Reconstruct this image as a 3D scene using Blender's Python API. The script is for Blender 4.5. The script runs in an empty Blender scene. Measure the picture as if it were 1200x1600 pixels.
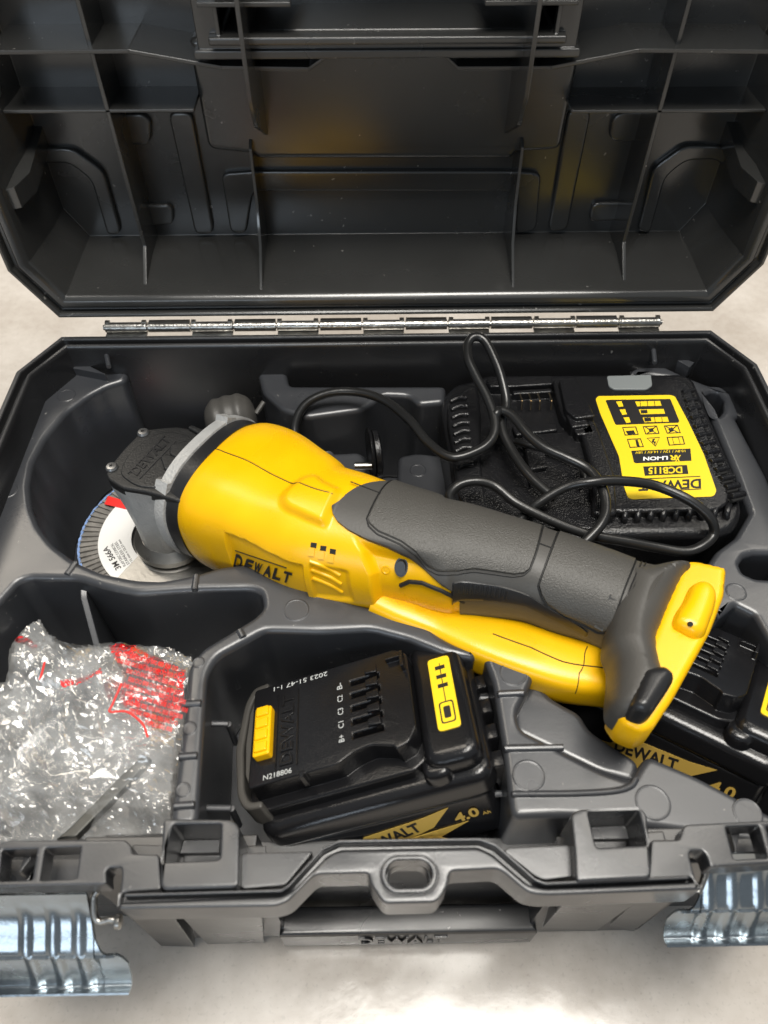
import bpy, bmesh, math, random
from mathutils import Vector, Matrix, noise
from mathutils.bvhtree import BVHTree
V = Vector
sc = bpy.context.scene
col = sc.collection
rnd_ = random.Random(7)
S = 0.01            # centimetres to metres
GZ = 17.0           # rim of the box stands 17 cm above the ground
# ------------------------------------------------------------------ camera
TH, YAW, FPX = math.radians(51), math.radians(-0.9), 1180.0
CAM = V((-0.85, 0.0, 30.5))     # cm, z measured from the rim
_s, _c = math.sin(YAW), math.cos(YAW)
RT = V((_c, _s, 0)); FW = V((-_s*math.cos(TH), _c*math.cos(TH), -math.sin(TH))); UP = RT.cross(FW)
cd = bpy.data.cameras.new('camera'); cam = bpy.data.objects.new('camera', cd); col.objects.link(cam)
cd.sensor_fit = 'VERTICAL'; cd.sensor_height = 24; cd.sensor_width = 18; cd.lens = 24*FPX/1600
cd.clip_start = 0.01; cd.clip_end = 50
cam.matrix_world = Matrix(((RT.x, UP.x, -FW.x, CAM.x*S), (RT.y, UP.y, -FW.y, CAM.y*S), (RT.z, UP.z, -FW.z, (CAM.z+GZ)*S), (0, 0, 0, 1)))
cd.dof.use_dof = True; cd.dof.focus_distance = 0.43; cd.dof.aperture_fstop = 7.0
sc.camera = cam
sc.view_settings.view_transform = 'Standard'; sc.view_settings.look = 'None'
sc.view_settings.exposure = 0.5; sc.view_settings.gamma = 1.0
# ------------------------------------------------------------------ light
w = bpy.data.worlds.new('World'); sc.world = w; w.use_nodes = True
wb = w.node_tree.nodes['Background']; wb.inputs[0].default_value = (0.80, 0.90, 1.0, 1); wb.inputs[1].default_value = 0.17
def area(name, loc, tgt, sx, sy, power, colr):
    l = bpy.data.lights.new(name, 'AREA'); l.shape = 'RECTANGLE'; l.size = sx; l.size_y = sy; l.energy = power; l.color = colr
    o = bpy.data.objects.new(name, l); col.objects.link(o); o.location = loc
    o.rotation_euler = (V(tgt)-V(loc)).to_track_quat('-Z', 'Y').to_euler(); return o
area('overhead_light', (0.10, 0.03, 1.9), (0.05, 0.1, 0), 1.0, 0.52, 30, (1, 0.96, 0.89))
area('overhead_light', (0.0, 1.75, 1.9), (0, 0.4, 0.1), 1.7, 0.7, 16, (1, 0.94, 0.84))  # added back light, brightens the lid's lower wall and the tray tops
area('overhead_light', (-0.9, 1.1, 1.9), (-0.1, 0.3, 0), 0.3, 1.2, 9, (1, 0.90, 0.76))  # added softbox for sheen on the tray and the yellow housing
area('overhead_light', (1.0, 0.9, 1.8), (0.1, 0.3, 0), 0.3, 1.0, 6, (1, 0.93, 0.82))
area('window_light', (-0.6, -1.5, 0.8), (0, 0.2, 0.1), 0.9, 0.5, 5, (0.78, 0.89, 1.0))
# ------------------------------------------------------------------ pixel helpers: rays through the photo meet real planes of the place
def ray(px, py): return FW + RT*((px-600)/FPX) + UP*((800-py)/FPX)
def U(px, py, z=0.0):
    d = ray(px, py); return CAM + d*((z-CAM.z)/d.z)
def UY(px, py, y):
    d = ray(px, py); return CAM + d*((y-CAM.y)/d.y)
def U2(pts, z): return [(U(x, y, z).x, U(x, y, z).y) for x, y in pts]
def depth(p): return (p-CAM).dot(FW)
def proj(p):
    d = p-CAM; q = d.dot(FW); return (600+FPX*d.dot(RT)/q, 800-FPX*d.dot(UP)/q)
# ------------------------------------------------------------------ materials
MATS = {}
def mat(name, rgb, rough=0.4, metal=0.0, bump=0.0, bscale=300, var=0.0, vscale=20, coat=0.0, spec=0.5, rvar=0.0, edge=0.0, speck=False):
    m = bpy.data.materials.new(name); m.use_nodes = True; nt = m.node_tree; N = nt.nodes; L = nt.links
    b = N['Principled BSDF']; b.inputs['Base Color'].default_value = (*rgb, 1); b.inputs['Roughness'].default_value = rough
    b.inputs['Metallic'].default_value = metal; b.inputs['Specular IOR Level'].default_value = spec
    if coat: b.inputs['Coat Weight'].default_value = coat; b.inputs['Coat Roughness'].default_value = 0.15
    tc = N.new('ShaderNodeTexCoord')
    if var or rvar:
        n = N.new('ShaderNodeTexNoise'); n.inputs['Scale'].default_value = vscale; n.inputs['Detail'].default_value = 6; L.new(tc.outputs['Object'], n.inputs['Vector'])
        if var:
            mx = N.new('ShaderNodeMapRange'); mx.inputs[1].default_value = 0.3; mx.inputs[2].default_value = 0.7
            mx.inputs[3].default_value = 1-var; mx.inputs[4].default_value = 1+var; L.new(n.outputs[0], mx.inputs[0])
            mu = N.new('ShaderNodeVectorMath'); mu.operation = 'SCALE'; mu.inputs[0].default_value = rgb; L.new(mx.outputs[0], mu.inputs['Scale']); L.new(mu.outputs[0], b.inputs['Base Color'])
        if rvar:
            mr = N.new('ShaderNodeMapRange'); mr.inputs[1].default_value = 0.3; mr.inputs[2].default_value = 0.7
            mr.inputs[3].default_value = max(0.03, rough-rvar); mr.inputs[4].default_value = rough+rvar; L.new(n.outputs[0], mr.inputs[0]); L.new(mr.outputs[0], b.inputs['Roughness'])
    if speck:   # dust specks and pale scuffs
        n3 = N.new('ShaderNodeTexNoise'); n3.inputs['Scale'].default_value = 260; n3.inputs['Detail'].default_value = 2; L.new(tc.outputs['Object'], n3.inputs['Vector'])
        n4 = N.new('ShaderNodeTexNoise'); n4.inputs['Scale'].default_value = 18; n4.inputs['Detail'].default_value = 3; L.new(tc.outputs['Object'], n4.inputs['Vector'])
        sm = N.new('ShaderNodeMath'); sm.operation = 'MULTIPLY_ADD'; sm.inputs[1].default_value = .35; L.new(n4.outputs[0], sm.inputs[0]); L.new(n3.outputs[0], sm.inputs[2])
        mr3 = N.new('ShaderNodeMapRange'); mr3.inputs[1].default_value = .93; mr3.inputs[2].default_value = .97; mr3.inputs[3].default_value = 0; mr3.inputs[4].default_value = .5; L.new(sm.outputs[0], mr3.inputs[0])
        mc3 = N.new('ShaderNodeMix'); mc3.data_type = 'RGBA'; mc3.inputs['B'].default_value = (.30, .29, .27, 1); L.new(mr3.outputs[0], mc3.inputs['Factor'])
        src = b.inputs['Base Color'].links[0].from_socket; L.new(src, mc3.inputs['A']); L.new(mc3.outputs['Result'], b.inputs['Base Color'])
    if bump:
        n2 = N.new('ShaderNodeTexNoise'); n2.inputs['Scale'].default_value = bscale; n2.inputs['Detail'].default_value = 3; L.new(tc.outputs['Object'], n2.inputs['Vector'])
        bp = N.new('ShaderNodeBump'); bp.inputs['Strength'].default_value = bump; bp.inputs['Distance'].default_value = 0.0006
        L.new(n2.outputs[0], bp.inputs['Height']); L.new(bp.outputs[0], b.inputs['Normal'])
    if edge:
        be = N.new('ShaderNodeBevel'); be.samples = 4; be.inputs['Radius'].default_value = edge
        if bump: L.new(be.outputs[0], bp.inputs['Normal'])
        else: L.new(be.outputs[0], b.inputs['Normal'])
    MATS[name] = m; return m
SHELL = mat('shell_plastic', (0.016, 0.016, 0.017), 0.30, bump=0.05, bscale=900, rvar=0.08, vscale=12, var=0.1, edge=0.0009, spec=0.8, speck=True)
LIDP = mat('lid_plastic', (0.030, 0.030, 0.029), 0.22, bump=0.05, bscale=700, rvar=0.10, vscale=9, var=0.12, edge=0.0009, spec=0.8, speck=True)
TRAY = mat('tray_plastic', (0.038, 0.040, 0.045), 0.33, bump=0.05, bscale=800, rvar=0.07, vscale=14, var=0.12, edge=0.0009, spec=0.8, speck=True)
FLNG = mat('flange_plastic', (0.031, 0.032, 0.035), 0.29, bump=0.05, bscale=800, rvar=0.08, vscale=20, var=0.15, edge=0.0009, spec=0.8, speck=True)
GLOSS = mat('glossy_black', (0.010, 0.010, 0.011), 0.17, bump=0.6, bscale=1000, rvar=0.05, vscale=30, edge=0.0006)
BATT = mat('battery_plastic', (0.008, 0.008, 0.009), 0.19, bump=0.14, bscale=1500, edge=0.0006)
SATIN = mat('satin_black', (0.015, 0.015, 0.016), 0.32, bump=0.1, bscale=1200)
YEL = mat('yellow_plastic', (0.86, 0.47, 0.001), 0.30, bump=0.10, bscale=1300, var=0.09, vscale=22, rvar=0.05)
YLAB = mat('yellow_print', (0.86, 0.60, 0.02), 0.30)
YBRN = mat('ochre_print', (0.50, 0.33, 0.07), 0.35)
GRIP = mat('grey_rubber', (0.058, 0.055, 0.050), 0.48, bump=0.15, bscale=900, var=0.08, vscale=30)
GRAIN = mat('grained_rubber', (0.062, 0.059, 0.053), 0.45, bump=0.6, bscale=1300)
DARK = mat('gap_shade', (0.006, 0.006, 0.006), 0.6)  # near-black that paints the shade inside slots, holes and grooves
BLKP = mat('black_print', (0.018, 0.017, 0.017), 0.35)
WHT = mat('white_print', (0.78, 0.78, 0.77), 0.45, var=0.03)
RED = mat('red_print', (0.75, 0.02, 0.015), 0.45)
CAST = mat('cast_metal', (0.50, 0.50, 0.49), 0.40, metal=0.35, bump=0.8, bscale=700, var=0.15, vscale=60)
STEEL = mat('guard_steel', (0.36, 0.35, 0.33), 0.33, metal=0.9, bump=0.1, bscale=500, var=0.22, vscale=30, rvar=0.12)
ZINC = mat('zinc_steel', (0.31, 0.345, 0.37), 0.24, metal=0.95, bump=0.12, bscale=500, var=0.22, vscale=35, rvar=0.09)
HING = mat('hinge_steel', (0.34, 0.33, 0.31), 0.30, metal=1.0, bump=0.5, bscale=500, var=0.25, vscale=90)
SCREW = mat('screw_steel', (0.25, 0.25, 0.25), 0.35, metal=0.9)
BRASS = mat('contact_metal', (0.45, 0.36, 0.24), 0.3, metal=1.0)
LENS = mat('grey_lens', (0.48, 0.50, 0.50), 0.35)
CORD = mat('cord_rubber', (0.013, 0.013, 0.013), 0.30, bump=0.1, bscale=600)
GCOV = mat('gear_cover_black', (0.013, 0.013, 0.013), 0.42, bump=0.5, bscale=900)
FLAP = mat('abrasive_flap', (0.21, 0.20, 0.185), 0.85, bump=0.8, bscale=1500, var=0.35, vscale=120)
BLUE = mat('blue_abrasive', (0.22, 0.34, 0.62), 0.8, bump=0.8, bscale=1500, var=0.25, vscale=200)
# ------------------------------------------------------------------ mesh helpers (all in cm, z from the rim)
ORIG = {}
def W(v): return V((v[0], v[1], v[2]+GZ))*S
def thing(name, label, cat, p, group=None):
    o = bpy.data.objects.new(name, None); col.objects.link(o); o.empty_display_size = 0.02
    o.location = W(p); o['label'] = label; o['category'] = cat
    if group: o['group'] = group
    ORIG[o] = V(o.location); return o
def finish(bm, name, mats, parent=None, ang=35, local=False, wn=True, base=None):
    me = bpy.data.meshes.new(name)
    off = V((0, 0, 0))
    if base is not None: off = W(base)
    elif parent is not None and not local: off = ORIG[parent]
    for v in bm.verts: v.co = (v.co*S) if local else (W(v.co)-off)
    bm.to_mesh(me); bm.free()
    if not isinstance(mats, (list, tuple)): mats = [mats]
    for m in mats: me.materials.append(m)
    if ang is not None:
        me.polygons.foreach_set('use_smooth', [True]*len(me.polygons))
        me.set_sharp_from_angle(angle=math.radians(ang))
    o = bpy.data.objects.new(name, me); col.objects.link(o)
    if base is not None: o.location = off
    if parent is not None: o.parent = parent; ORIG[o] = ORIG.get(parent, V((0, 0, 0)))
    else: ORIG[o] = off
    if ang is not None and wn:
        md = o.modifiers.new('weighted', 'WEIGHTED_NORMAL'); md.keep_sharp = True
    return o
def rnd(poly, r, n=3):
    """round the corners of a polygon"""
    out = []; N = len(poly)
    for i in range(N):
        a, b, c = V(poly[i-1]), V(poly[i]), V(poly[(i+1) % N])
        rr = r[i] if isinstance(r, (list, tuple)) else r
        u, v = a-b, c-b; t = min(rr, u.length*.45, v.length*.45)
        if t < 1e-4 or u.length < 1e-6 or v.length < 1e-6: out.append(tuple(b)); continue
        p, q = b+u.normalized()*t, b+v.normalized()*t
        for k in range(n+1):
            s = k/n; out.append(tuple(p*(1-s)**2 + b*2*s*(1-s) + q*s*s))
    return out
def circ(cx, cy, r, n=24, ry=None, a0=0):
    ry = ry or r; return [(cx+r*math.cos(a0+2*math.pi*k/n), cy+ry*math.sin(a0+2*math.pi*k/n)) for k in range(n)]
def stad(cx, cy, hx, hy, n=8):
    r = min(hx, hy); out = []
    for (sx, sy, a) in ((1, 1, 0), (-1, 1, 90), (-1, -1, 180), (1, -1, 270)):
        for k in range(n+1):
            t = math.radians(a+90*k/n); out.append((cx+sx*(hx-r)+r*math.cos(t), cy+sy*(hy-r)+r*math.sin(t)))
    return out
def add_mesh(bm, me, M=None, mi=0):
    tmp = bmesh.new(); tmp.from_mesh(me)
    bmesh.ops.remove_doubles(tmp, verts=tmp.verts, dist=1e-4)
    if M is not None: tmp.transform(M)
    mp = [bm.verts.new(v.co) for v in tmp.verts]; tmp.verts.index_update()
    for f in tmp.faces:
        try: nf = bm.faces.new([mp[v.index] for v in f.verts]); nf.material_index = mi
        except ValueError: pass
    tmp.free(); bpy.data.meshes.remove(me)
def plate(bm, loops, z0, z1, bev=0.06, seg=2, M=None, mi=0):
    """flat solid between z0 and z1 with bevelled edges; the first loop is the outline, the others are holes"""
    if loops and not isinstance(loops[0][0], (list, tuple, Vector)): loops = [loops]
    cu = bpy.data.curves.new('c', 'CURVE'); cu.dimensions = '2D'; cu.fill_mode = 'BOTH'
    d = z1-z0; bev = min(bev, d*.49)
    cu.extrude = d/2-bev; cu.bevel_depth = bev; cu.offset = -bev; cu.bevel_resolution = seg
    for l in loops:
        sp = cu.splines.new('POLY'); sp.points.add(len(l)-1); sp.use_cyclic_u = True
        for p, q in zip(sp.points, l): p.co = (q[0], q[1], 0, 1)
    ob = bpy.data.objects.new('c', cu); me = bpy.data.meshes.new_from_object(ob)
    bpy.data.objects.remove(ob); bpy.data.curves.remove(cu)
    T = Matrix.Translation((0, 0, (z0+z1)/2)); add_mesh(bm, me, (M @ T) if M is not None else T, mi)
def XZ(y0):
    """plates on an upright plane y = y0; their thickness grows towards the viewer"""
    return Matrix(((1, 0, 0, 0), (0, 0, -1, y0), (0, 1, 0, 0), (0, 0, 0, 1)))
def box(bm, x0, x1, y0, y1, z0, z1, M=None, mi=0, bev=0.0):
    if bev: plate(bm, [(x0, y0), (x1, y0), (x1, y1), (x0, y1)], z0, z1, bev, 1, M, mi); return
    vs = []
    for z in (z0, z1):
        for x, y in ((x0, y0), (x1, y0), (x1, y1), (x0, y1)):
            p = V((x, y, z)); vs.append(bm.verts.new(M @ p if M is not None else p))
    for f in ((3, 2, 1, 0), (4, 5, 6, 7), (0, 1, 5, 4), (1, 2, 6, 5), (2, 3, 7, 6), (3, 0, 4, 7)):
        bm.faces.new([vs[i] for i in f]).material_index = mi
def prism(bm, pts, vec, mi=0):
    """polygon pts (3D) thickened by vec"""
    a = [bm.verts.new(p) for p in pts]; b = [bm.verts.new(V(p)+vec) for p in pts]; n = len(a)
    fs = [bm.faces.new(b), bm.faces.new(a[::-1])]
    for i in range(n): fs.append(bm.faces.new((a[i], a[(i+1) % n], b[(i+1) % n], b[i])))
    for f in fs: f.material_index = mi
    bmesh.ops.recalc_face_normals(bm, faces=fs)
def rings(bm, R, close=False, cap0=False, cap1=False, mi=0, cyc=True):
    vs = [[bm.verts.new(p) for p in r] for r in R]; n = len(vs[0]); fs = []
    m = len(vs)
    for i in range(m if close else m-1):
        A, B = vs[i], vs[(i+1) % m]
        for k in range(n if cyc else n-1):
            fs.append(bm.faces.new((A[k], A[(k+1) % n], B[(k+1) % n], B[k])))
    if cap0: fs.append(bm.faces.new(vs[0][::-1]))
    if cap1: fs.append(bm.faces.new(vs[-1]))
    for f in fs: f.material_index = mi
    return fs
def cat(P, n):
    """Catmull-Rom through P"""
    P = [V(p) for p in P]; Q = [P[0]*2-P[1]]+P+[P[-1]*2-P[-2]]; out = []
    for i in range(1, len(Q)-2):
        a, b, c, d = Q[i-1:i+3]
        for k in range(n):
            t = k/n; out.append(.5*((2*b)+(c-a)*t+(2*a-5*b+4*c-d)*t*t+(3*b-a-3*c+d)*t**3))
    out.append(Q[-2]); return out
def tube(bm, P, r, na=10, mi=0, cap=True, flat=1.0):
    T = [(P[min(i+1, len(P)-1)]-P[max(i-1, 0)]).normalized() for i in range(len(P))]
    n = T[0].orthogonal().normalized(); R = []
    for i, p in enumerate(P):
        n = (n-T[i]*n.dot(T[i])).normalized(); b = T[i].cross(n)
        rr = r[i] if isinstance(r, (list, tuple)) else r
        R.append([p+(n*math.cos(2*math.pi*k/na)+b*math.sin(2*math.pi*k/na)*flat)*rr for k in range(na)])
    fs = rings(bm, R, cap0=cap, cap1=cap, mi=mi); bmesh.ops.recalc_face_normals(bm, faces=fs)
def cyl(bm, p, q, r, na=16, mi=0, r2=None): tube(bm, [V(p), V(q)], [r, r if r2 is None else r2], na, mi)
def lathe(bm, c, axis, prof, na=32, mi=0, a0=0, a1=2*math.pi):
    """prof: (radius, height along axis)"""
    ax = V(axis).normalized(); n = ax.orthogonal().normalized(); b = ax.cross(n); full = a1-a0 > 6.28
    m = na if full else na+1; R = []
    for rr, h in prof: R.append([V(c)+ax*h+(n*math.cos(a0+(a1-a0)*k/na)+b*math.sin(a0+(a1-a0)*k/na))*rr for k in range(m)])
    fs = rings(bm, R, cap0=full and prof[0][0] > 1e-3, cap1=full and prof[-1][0] > 1e-3, mi=mi, cyc=full); bmesh.ops.recalc_face_normals(bm, faces=fs)
def text(bm, s, bl, br, tl, dep=0.02, mi=0, bold=0.0, spacing=1.0):
    """raised lettering filling the box bottom-left, bottom-right, top-left"""
    cu = bpy.data.curves.new('t', 'FONT'); cu.body = s; cu.resolution_u = 3; cu.extrude = 0.5; cu.offset = bold; cu.space_character = spacing
    ob = bpy.data.objects.new('t', cu); me = bpy.data.meshes.new_from_object(ob); bpy.data.objects.remove(ob); bpy.data.curves.remove(cu)
    xs = [v.co.x for v in me.vertices]; ys = [v.co.y for v in me.vertices]
    x0, x1, y0, y1 = min(xs), max(xs), min(ys), max(ys)
    bl, br, tl = V(bl), V(br), V(tl); ex, ey = br-bl, tl-bl; n = ex.cross(ey).normalized()*dep
    M = Matrix(((ex.x/(x1-x0), ey.x/(y1-y0), n.x, 0), (ex.y/(x1-x0), ey.y/(y1-y0), n.y, 0), (ex.z/(x1-x0), ey.z/(y1-y0), n.z, 0), (0, 0, 0, 1)))
    o = bl - M @ V((x0, y0, -.5)); M = Matrix.Translation(o) @ M
    add_mesh(bm, me, M, mi)
def tag(o, **k):
    for a, b in k.items(): o[a] = b
    return o
def smooth(x, a, b):
    t = max(0, min(1, (x-a)/(b-a))); return t*t*(3-2*t)

# ================================================================== THE GROUND
def ground_material():
    m = bpy.data.materials.new('floor_concrete'); m.use_nodes = True; N = m.node_tree.nodes; L = m.node_tree.links; b = N['Principled BSDF']
    tc = N.new('ShaderNodeTexCoord')
    n1 = N.new('ShaderNodeTexNoise'); n1.inputs['Scale'].default_value = 9; n1.inputs['Detail'].default_value = 8; L.new(tc.outputs['Object'], n1.inputs['Vector'])
    n2 = N.new('ShaderNodeTexNoise'); n2.inputs['Scale'].default_value = 120; n2.inputs['Detail'].default_value = 6; L.new(tc.outputs['Object'], n2.inputs['Vector'])
    r = N.new('ShaderNodeValToRGB'); r.color_ramp.elements[0].position = .3; r.color_ramp.elements[1].position = .7
    r.color_ramp.elements[0].color = (0.40, 0.355, 0.31, 1); r.color_ramp.elements[1].color = (0.55, 0.51, 0.465, 1)
    mx = N.new('ShaderNodeMath'); mx.operation = 'MULTIPLY_ADD'; mx.inputs[1].default_value = .35; L.new(n2.outputs[0], mx.inputs[0]); L.new(n1.outputs[0], mx.inputs[2])
    ms = N.new('ShaderNodeMath'); ms.operation = 'SUBTRACT'; ms.inputs[1].default_value = .175; L.new(mx.outputs[0], ms.inputs[0])
    L.new(ms.outputs[0], r.inputs[0])
    n6 = N.new('ShaderNodeTexNoise'); n6.inputs['Scale'].default_value = 420; n6.inputs['Detail'].default_value = 4; L.new(tc.outputs['Object'], n6.inputs['Vector'])
    m6 = N.new('ShaderNodeMapRange'); m6.inputs[1].default_value = .30; m6.inputs[2].default_value = .42; m6.inputs[3].default_value = .88; m6.inputs[4].default_value = 1; L.new(n6.outputs[0], m6.inputs[0])
    v6 = N.new('ShaderNodeVectorMath'); v6.operation = 'SCALE'; L.new(r.outputs[0], v6.inputs[0]); L.new(m6.outputs[0], v6.inputs['Scale']); L.new(v6.outputs[0], b.inputs['Base Color'])
    rr = N.new('ShaderNodeMapRange'); rr.inputs[1].default_value = .35; rr.inputs[2].default_value = .65; rr.inputs[3].default_value = .14; rr.inputs[4].default_value = .26
    L.new(n1.outputs[0], rr.inputs[0]); L.new(rr.outputs[0], b.inputs['Roughness'])
    bp = N.new('ShaderNodeBump'); bp.inputs['Strength'].default_value = .15; bp.inputs['Distance'].default_value = .0006; L.new(n2.outputs[0], bp.inputs['Height']); L.new(bp.outputs[0], b.inputs['Normal'])
    return m
bm = bmesh.new(); box(bm, -400, 400, -400, 400, -GZ-2, -GZ)
g = finish(bm, 'ground', ground_material(), ang=None); tag(g, kind='structure', label='pale beige concrete floor under the open toolbox')

# ================================================================== THE TOOLBOX
TB = thing('toolbox', 'open black plastic toolbox with metal latches, holding the whole power tool kit', 'toolbox', (0, 23, -17))
def octa(hx, y0, y1, cx, cy):
    """box outline with cut corners, counter-clockwise"""
    return [(-hx+cx, y0), (hx-cx, y0), (hx, y0+cy), (hx, y1-cy), (hx-cx, y1), (-hx+cx, y1), (-hx, y1-cy), (-hx, y0+cy)]
def inset(o, d):
    """move every edge of a convex polygon inwards by d"""
    n = len(o); out = []; L = []
    for i in range(n):
        a, b = V(o[i]), V(o[(i+1) % n]); t = (b-a).normalized(); nn = V((-t.y, t.x)); L.append((a+nn*d, t))
    for i in range(n):
        (p, t), (q, u) = L[i-1], L[i]
        den = t.x*u.y-t.y*u.x; s = ((q.x-p.x)*u.y-(q.y-p.y)*u.x)/den; r = p+t*s; out.append((r.x, r.y))
    return out
O = octa(22.8, 9.0, 39.5, 1.9, 3.4)
bm = bmesh.new()
prof = [(.35, -16.95), (0.3, -9.0), (0.25, -1.3), (0.0, -1.2), (0.0, -0.06), (0.06, 0.0), (0.26, 0.0), (0.32, -0.06), (0.36, -0.5), (0.60, -0.52), (0.64, -0.22), (0.70, -0.10), (0.79, -0.06), (0.90, -0.10), (0.97, -0.20), (1.0, -0.4), (1.15, -3.0), (1.6, -14.5)]
rings(bm, [[V((x, y, min(z, -6.0) if y < 11 else z)) for x, y in inset(O, d)] for d, z in prof], cap0=True, cap1=True)
# front wall buttresses and the embossed word on the lower front
for a, b, c, d in (((190, 1422), (265, 1424), (304, 1479), (252, 1478)), ((276, 1424), (408, 1424), (412, 1473), (324, 1475)), ((1060, 1399), (1000, 1403), (948, 1450), (990, 1455)), ((997, 1408), (885, 1408), (845, 1453), (930, 1455))):
    pts = [U(*a, -2.0), U(*b, -2.0), U(*c, -16.2), U(*d, -16.2)]; prism(bm, pts, V((0, 2.4, 0)))
for a, b in ((188, 426), (856, 1062)): box(bm, U(a, 1440, -9).x, U(b, 1440, -9).x, 8.0, 9.4, -16.0, -2.15, bev=.12)
box(bm, U(430, 1460, -12).x, U(850, 1460, -12).x, 7.6, 9, -16.6, -13.6, bev=.25)
finish(bm, 'lower_shell', SHELL, TB, 30)
bm = bmesh.new(); text(bm, 'DEWALT', (U(560, 1466, -14).x, 7.60, -15.6), (U(700, 1466, -14).x, 7.60, -15.6), (U(560, 1466, -14).x, 7.60, -14.1), .12, bold=.01)
finish(bm, 'embossed_lettering', SHELL, TB, None)

# ---- front flange with the carrying handle
bm = bmesh.new()
zF = 0.0
lip_top = [(194, 1396), (440, 1389), (452, 1381), (504, 1324), (530, 1312), (750, 1309), (774, 1318), (836, 1372), (852, 1378), (1077, 1368)]
grv_bot = [(1077, 1379), (852, 1389), (824, 1383), (768, 1335), (746, 1325), (532, 1329), (512, 1338), (460, 1390), (442, 1401), (194, 1411)]
front = [(1098, 1390), (850, 1399), (825, 1395), (780, 1357), (702, 1361), (700, 1383), (683, 1410), (599, 1412), (578, 1380), (576, 1364), (492, 1366), (450, 1409), (430, 1416), (186, 1420)]
hole = U2([(639-31, 1366), ], 0)[0]
hc = U(639, 1366, 0)
lipb = [(x, y+5) for x, y in lip_top]
A = rnd(U2([(186, 1411)]+grv_bot[::-1]+[(1092, 1377)]+front, 0), 0.25)
plate(bm, [A, stad(hc.x, hc.y, 1.05, .66)[::-1]], -2.0, 0.0, 0.09)
plate(bm, [stad(hc.x, hc.y, 1.05, .66), stad(hc.x, hc.y, .86, .49)[::-1]], -0.8, 0.10, 0.05)
plate(bm, [stad(hc.x, hc.y+.05, 1.05, .7), stad(hc.x, hc.y+.1, .78, .46)[::-1]], -1.9, -1.0, 0.05)
# raised lip above the groove, groove floor below it
plate(bm, rnd(U2(lip_top+lipb[::-1], .12), 0.06, 2), -1.1, 0.16, 0.05)
plate(bm, rnd(U2([(188, 1394)]+lip_top+[(1082, 1367), (1084, 1382)]+grv_bot+[(188, 1412)], -.4), 0.1, 2), -1.9, -0.42, 0.04)
# lit panels behind the groove
for P in ([(378, 1334), (490, 1331), (446, 1384), (378, 1390)], [(794, 1325), (890, 1320), (896, 1370), (850, 1376), (836, 1370), (786, 1330)]):
    plate(bm, rnd(U2(P, -.5), 0.12, 2), -1.6, -0.42 if P[0][0] > 500 else -0.40, 0.05)
# end blocks with square windows
def flange_end(side):
    if side < 0:
        P = [(-120, 1322), (0, 1319), (12, 1313), (196, 1312), (205, 1322), (206, 1334), (248, 1335), (252, 1390), (196, 1394), (188, 1397), (186, 1420), (184, 1419), (190, 1372), (190, 1357), (184, 1355), (169, 1356), (165, 1362), (166, 1380), (160, 1382), (-120, 1388)]
        H = [[(-70, 1330), (-22, 1329), (-25, 1378), (-72, 1380)], [(3, 1328), (58, 1326), (50, 1375), (-2, 1377)], [(70, 1325), (126, 1323), (119, 1373), (62, 1376)]]
        B = [(254, 1283), (262, 1279), (362, 1280), (374, 1290), (373, 1386), (250, 1390)]; BH = [(270, 1288), (345, 1287), (343, 1343), (254, 1347)]
    else:
        P = [(1018, 1312), (1062, 1312), (1068, 1292), (1074, 1288), (1200, 1282), (1320, 1280), (1320, 1340), (1200, 1350), (1110, 1355), (1104, 1336), (1098, 1329), (1080, 1329), (1077, 1336), (1090, 1385), (1092, 1390), (1080, 1370), (1014, 1372)]
        H = [[(1134, 1292), (1186, 1290), (1200, 1340), (1147, 1343)], [(1197, 1291), (1245, 1289), (1262, 1338), (1212, 1341)]]
        B = [(892, 1272), (905, 1264), (1002, 1262), (1012, 1274), (1018, 1372), (900, 1378), (898, 1330)]; BH = [(919, 1268), (998, 1265), (1012, 1320), (932, 1324)]
    plate(bm, [rnd(U2(P, 0), 0.12)]+[rnd(U2(h, 0), 0.08)[::-1] for h in H], -1.1, 0.0 , 0.07)
    for h in H:   # sloping floor inside each window
        q = U2(h, -2.2); ys = sorted(p[1] for p in q); xs = sorted(p[0] for p in q)
        prism(bm, [V((xs[0]-.2, ys[0]-.1, -2.9)), V((xs[-1]+.2, ys[0]-.1, -2.9)), V((xs[-1]+.2, ys[0]+.75, -2.9)), V((xs[0]-.2, ys[0]+.75, -2.9))], V((0, 0, .9)))
        prism(bm, [V((xs[0]-.3, ys[-1]-.2, -1.15)), V((xs[0]+.25, ys[-1]-.2, -1.15)), V((xs[0]-.3, ys[0], -1.15))], V((0, 0, -1.4)))
    plate(bm, [rnd(U2(B, .35), 0.25), rnd(U2(BH, .35), 0.12)[::-1]], -2.2, 0.35, 0.10)
    q = U2(BH, -1.2); xs = sorted(p[0] for p in q); ys = sorted(p[1] for p in q)
    box(bm, xs[0]-.3, xs[-1]+.3, ys[0]-.6, ys[-1]+.3, -5.4, -5.0)
    prism(bm, [V((xs[0]-.1, ys[0]+.35, -2.6)), V((xs[-1]-.15, ys[0]+.35, -2.6)), V((xs[-1]-.15, ys[0]+.85, -2.6)), V((xs[0]-.1, ys[0]+.85, -2.6))], V((0, .1, .9)))
flange_end(-1); flange_end(1)
finish(bm, 'front_flange', FLNG, TB, 30)

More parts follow.
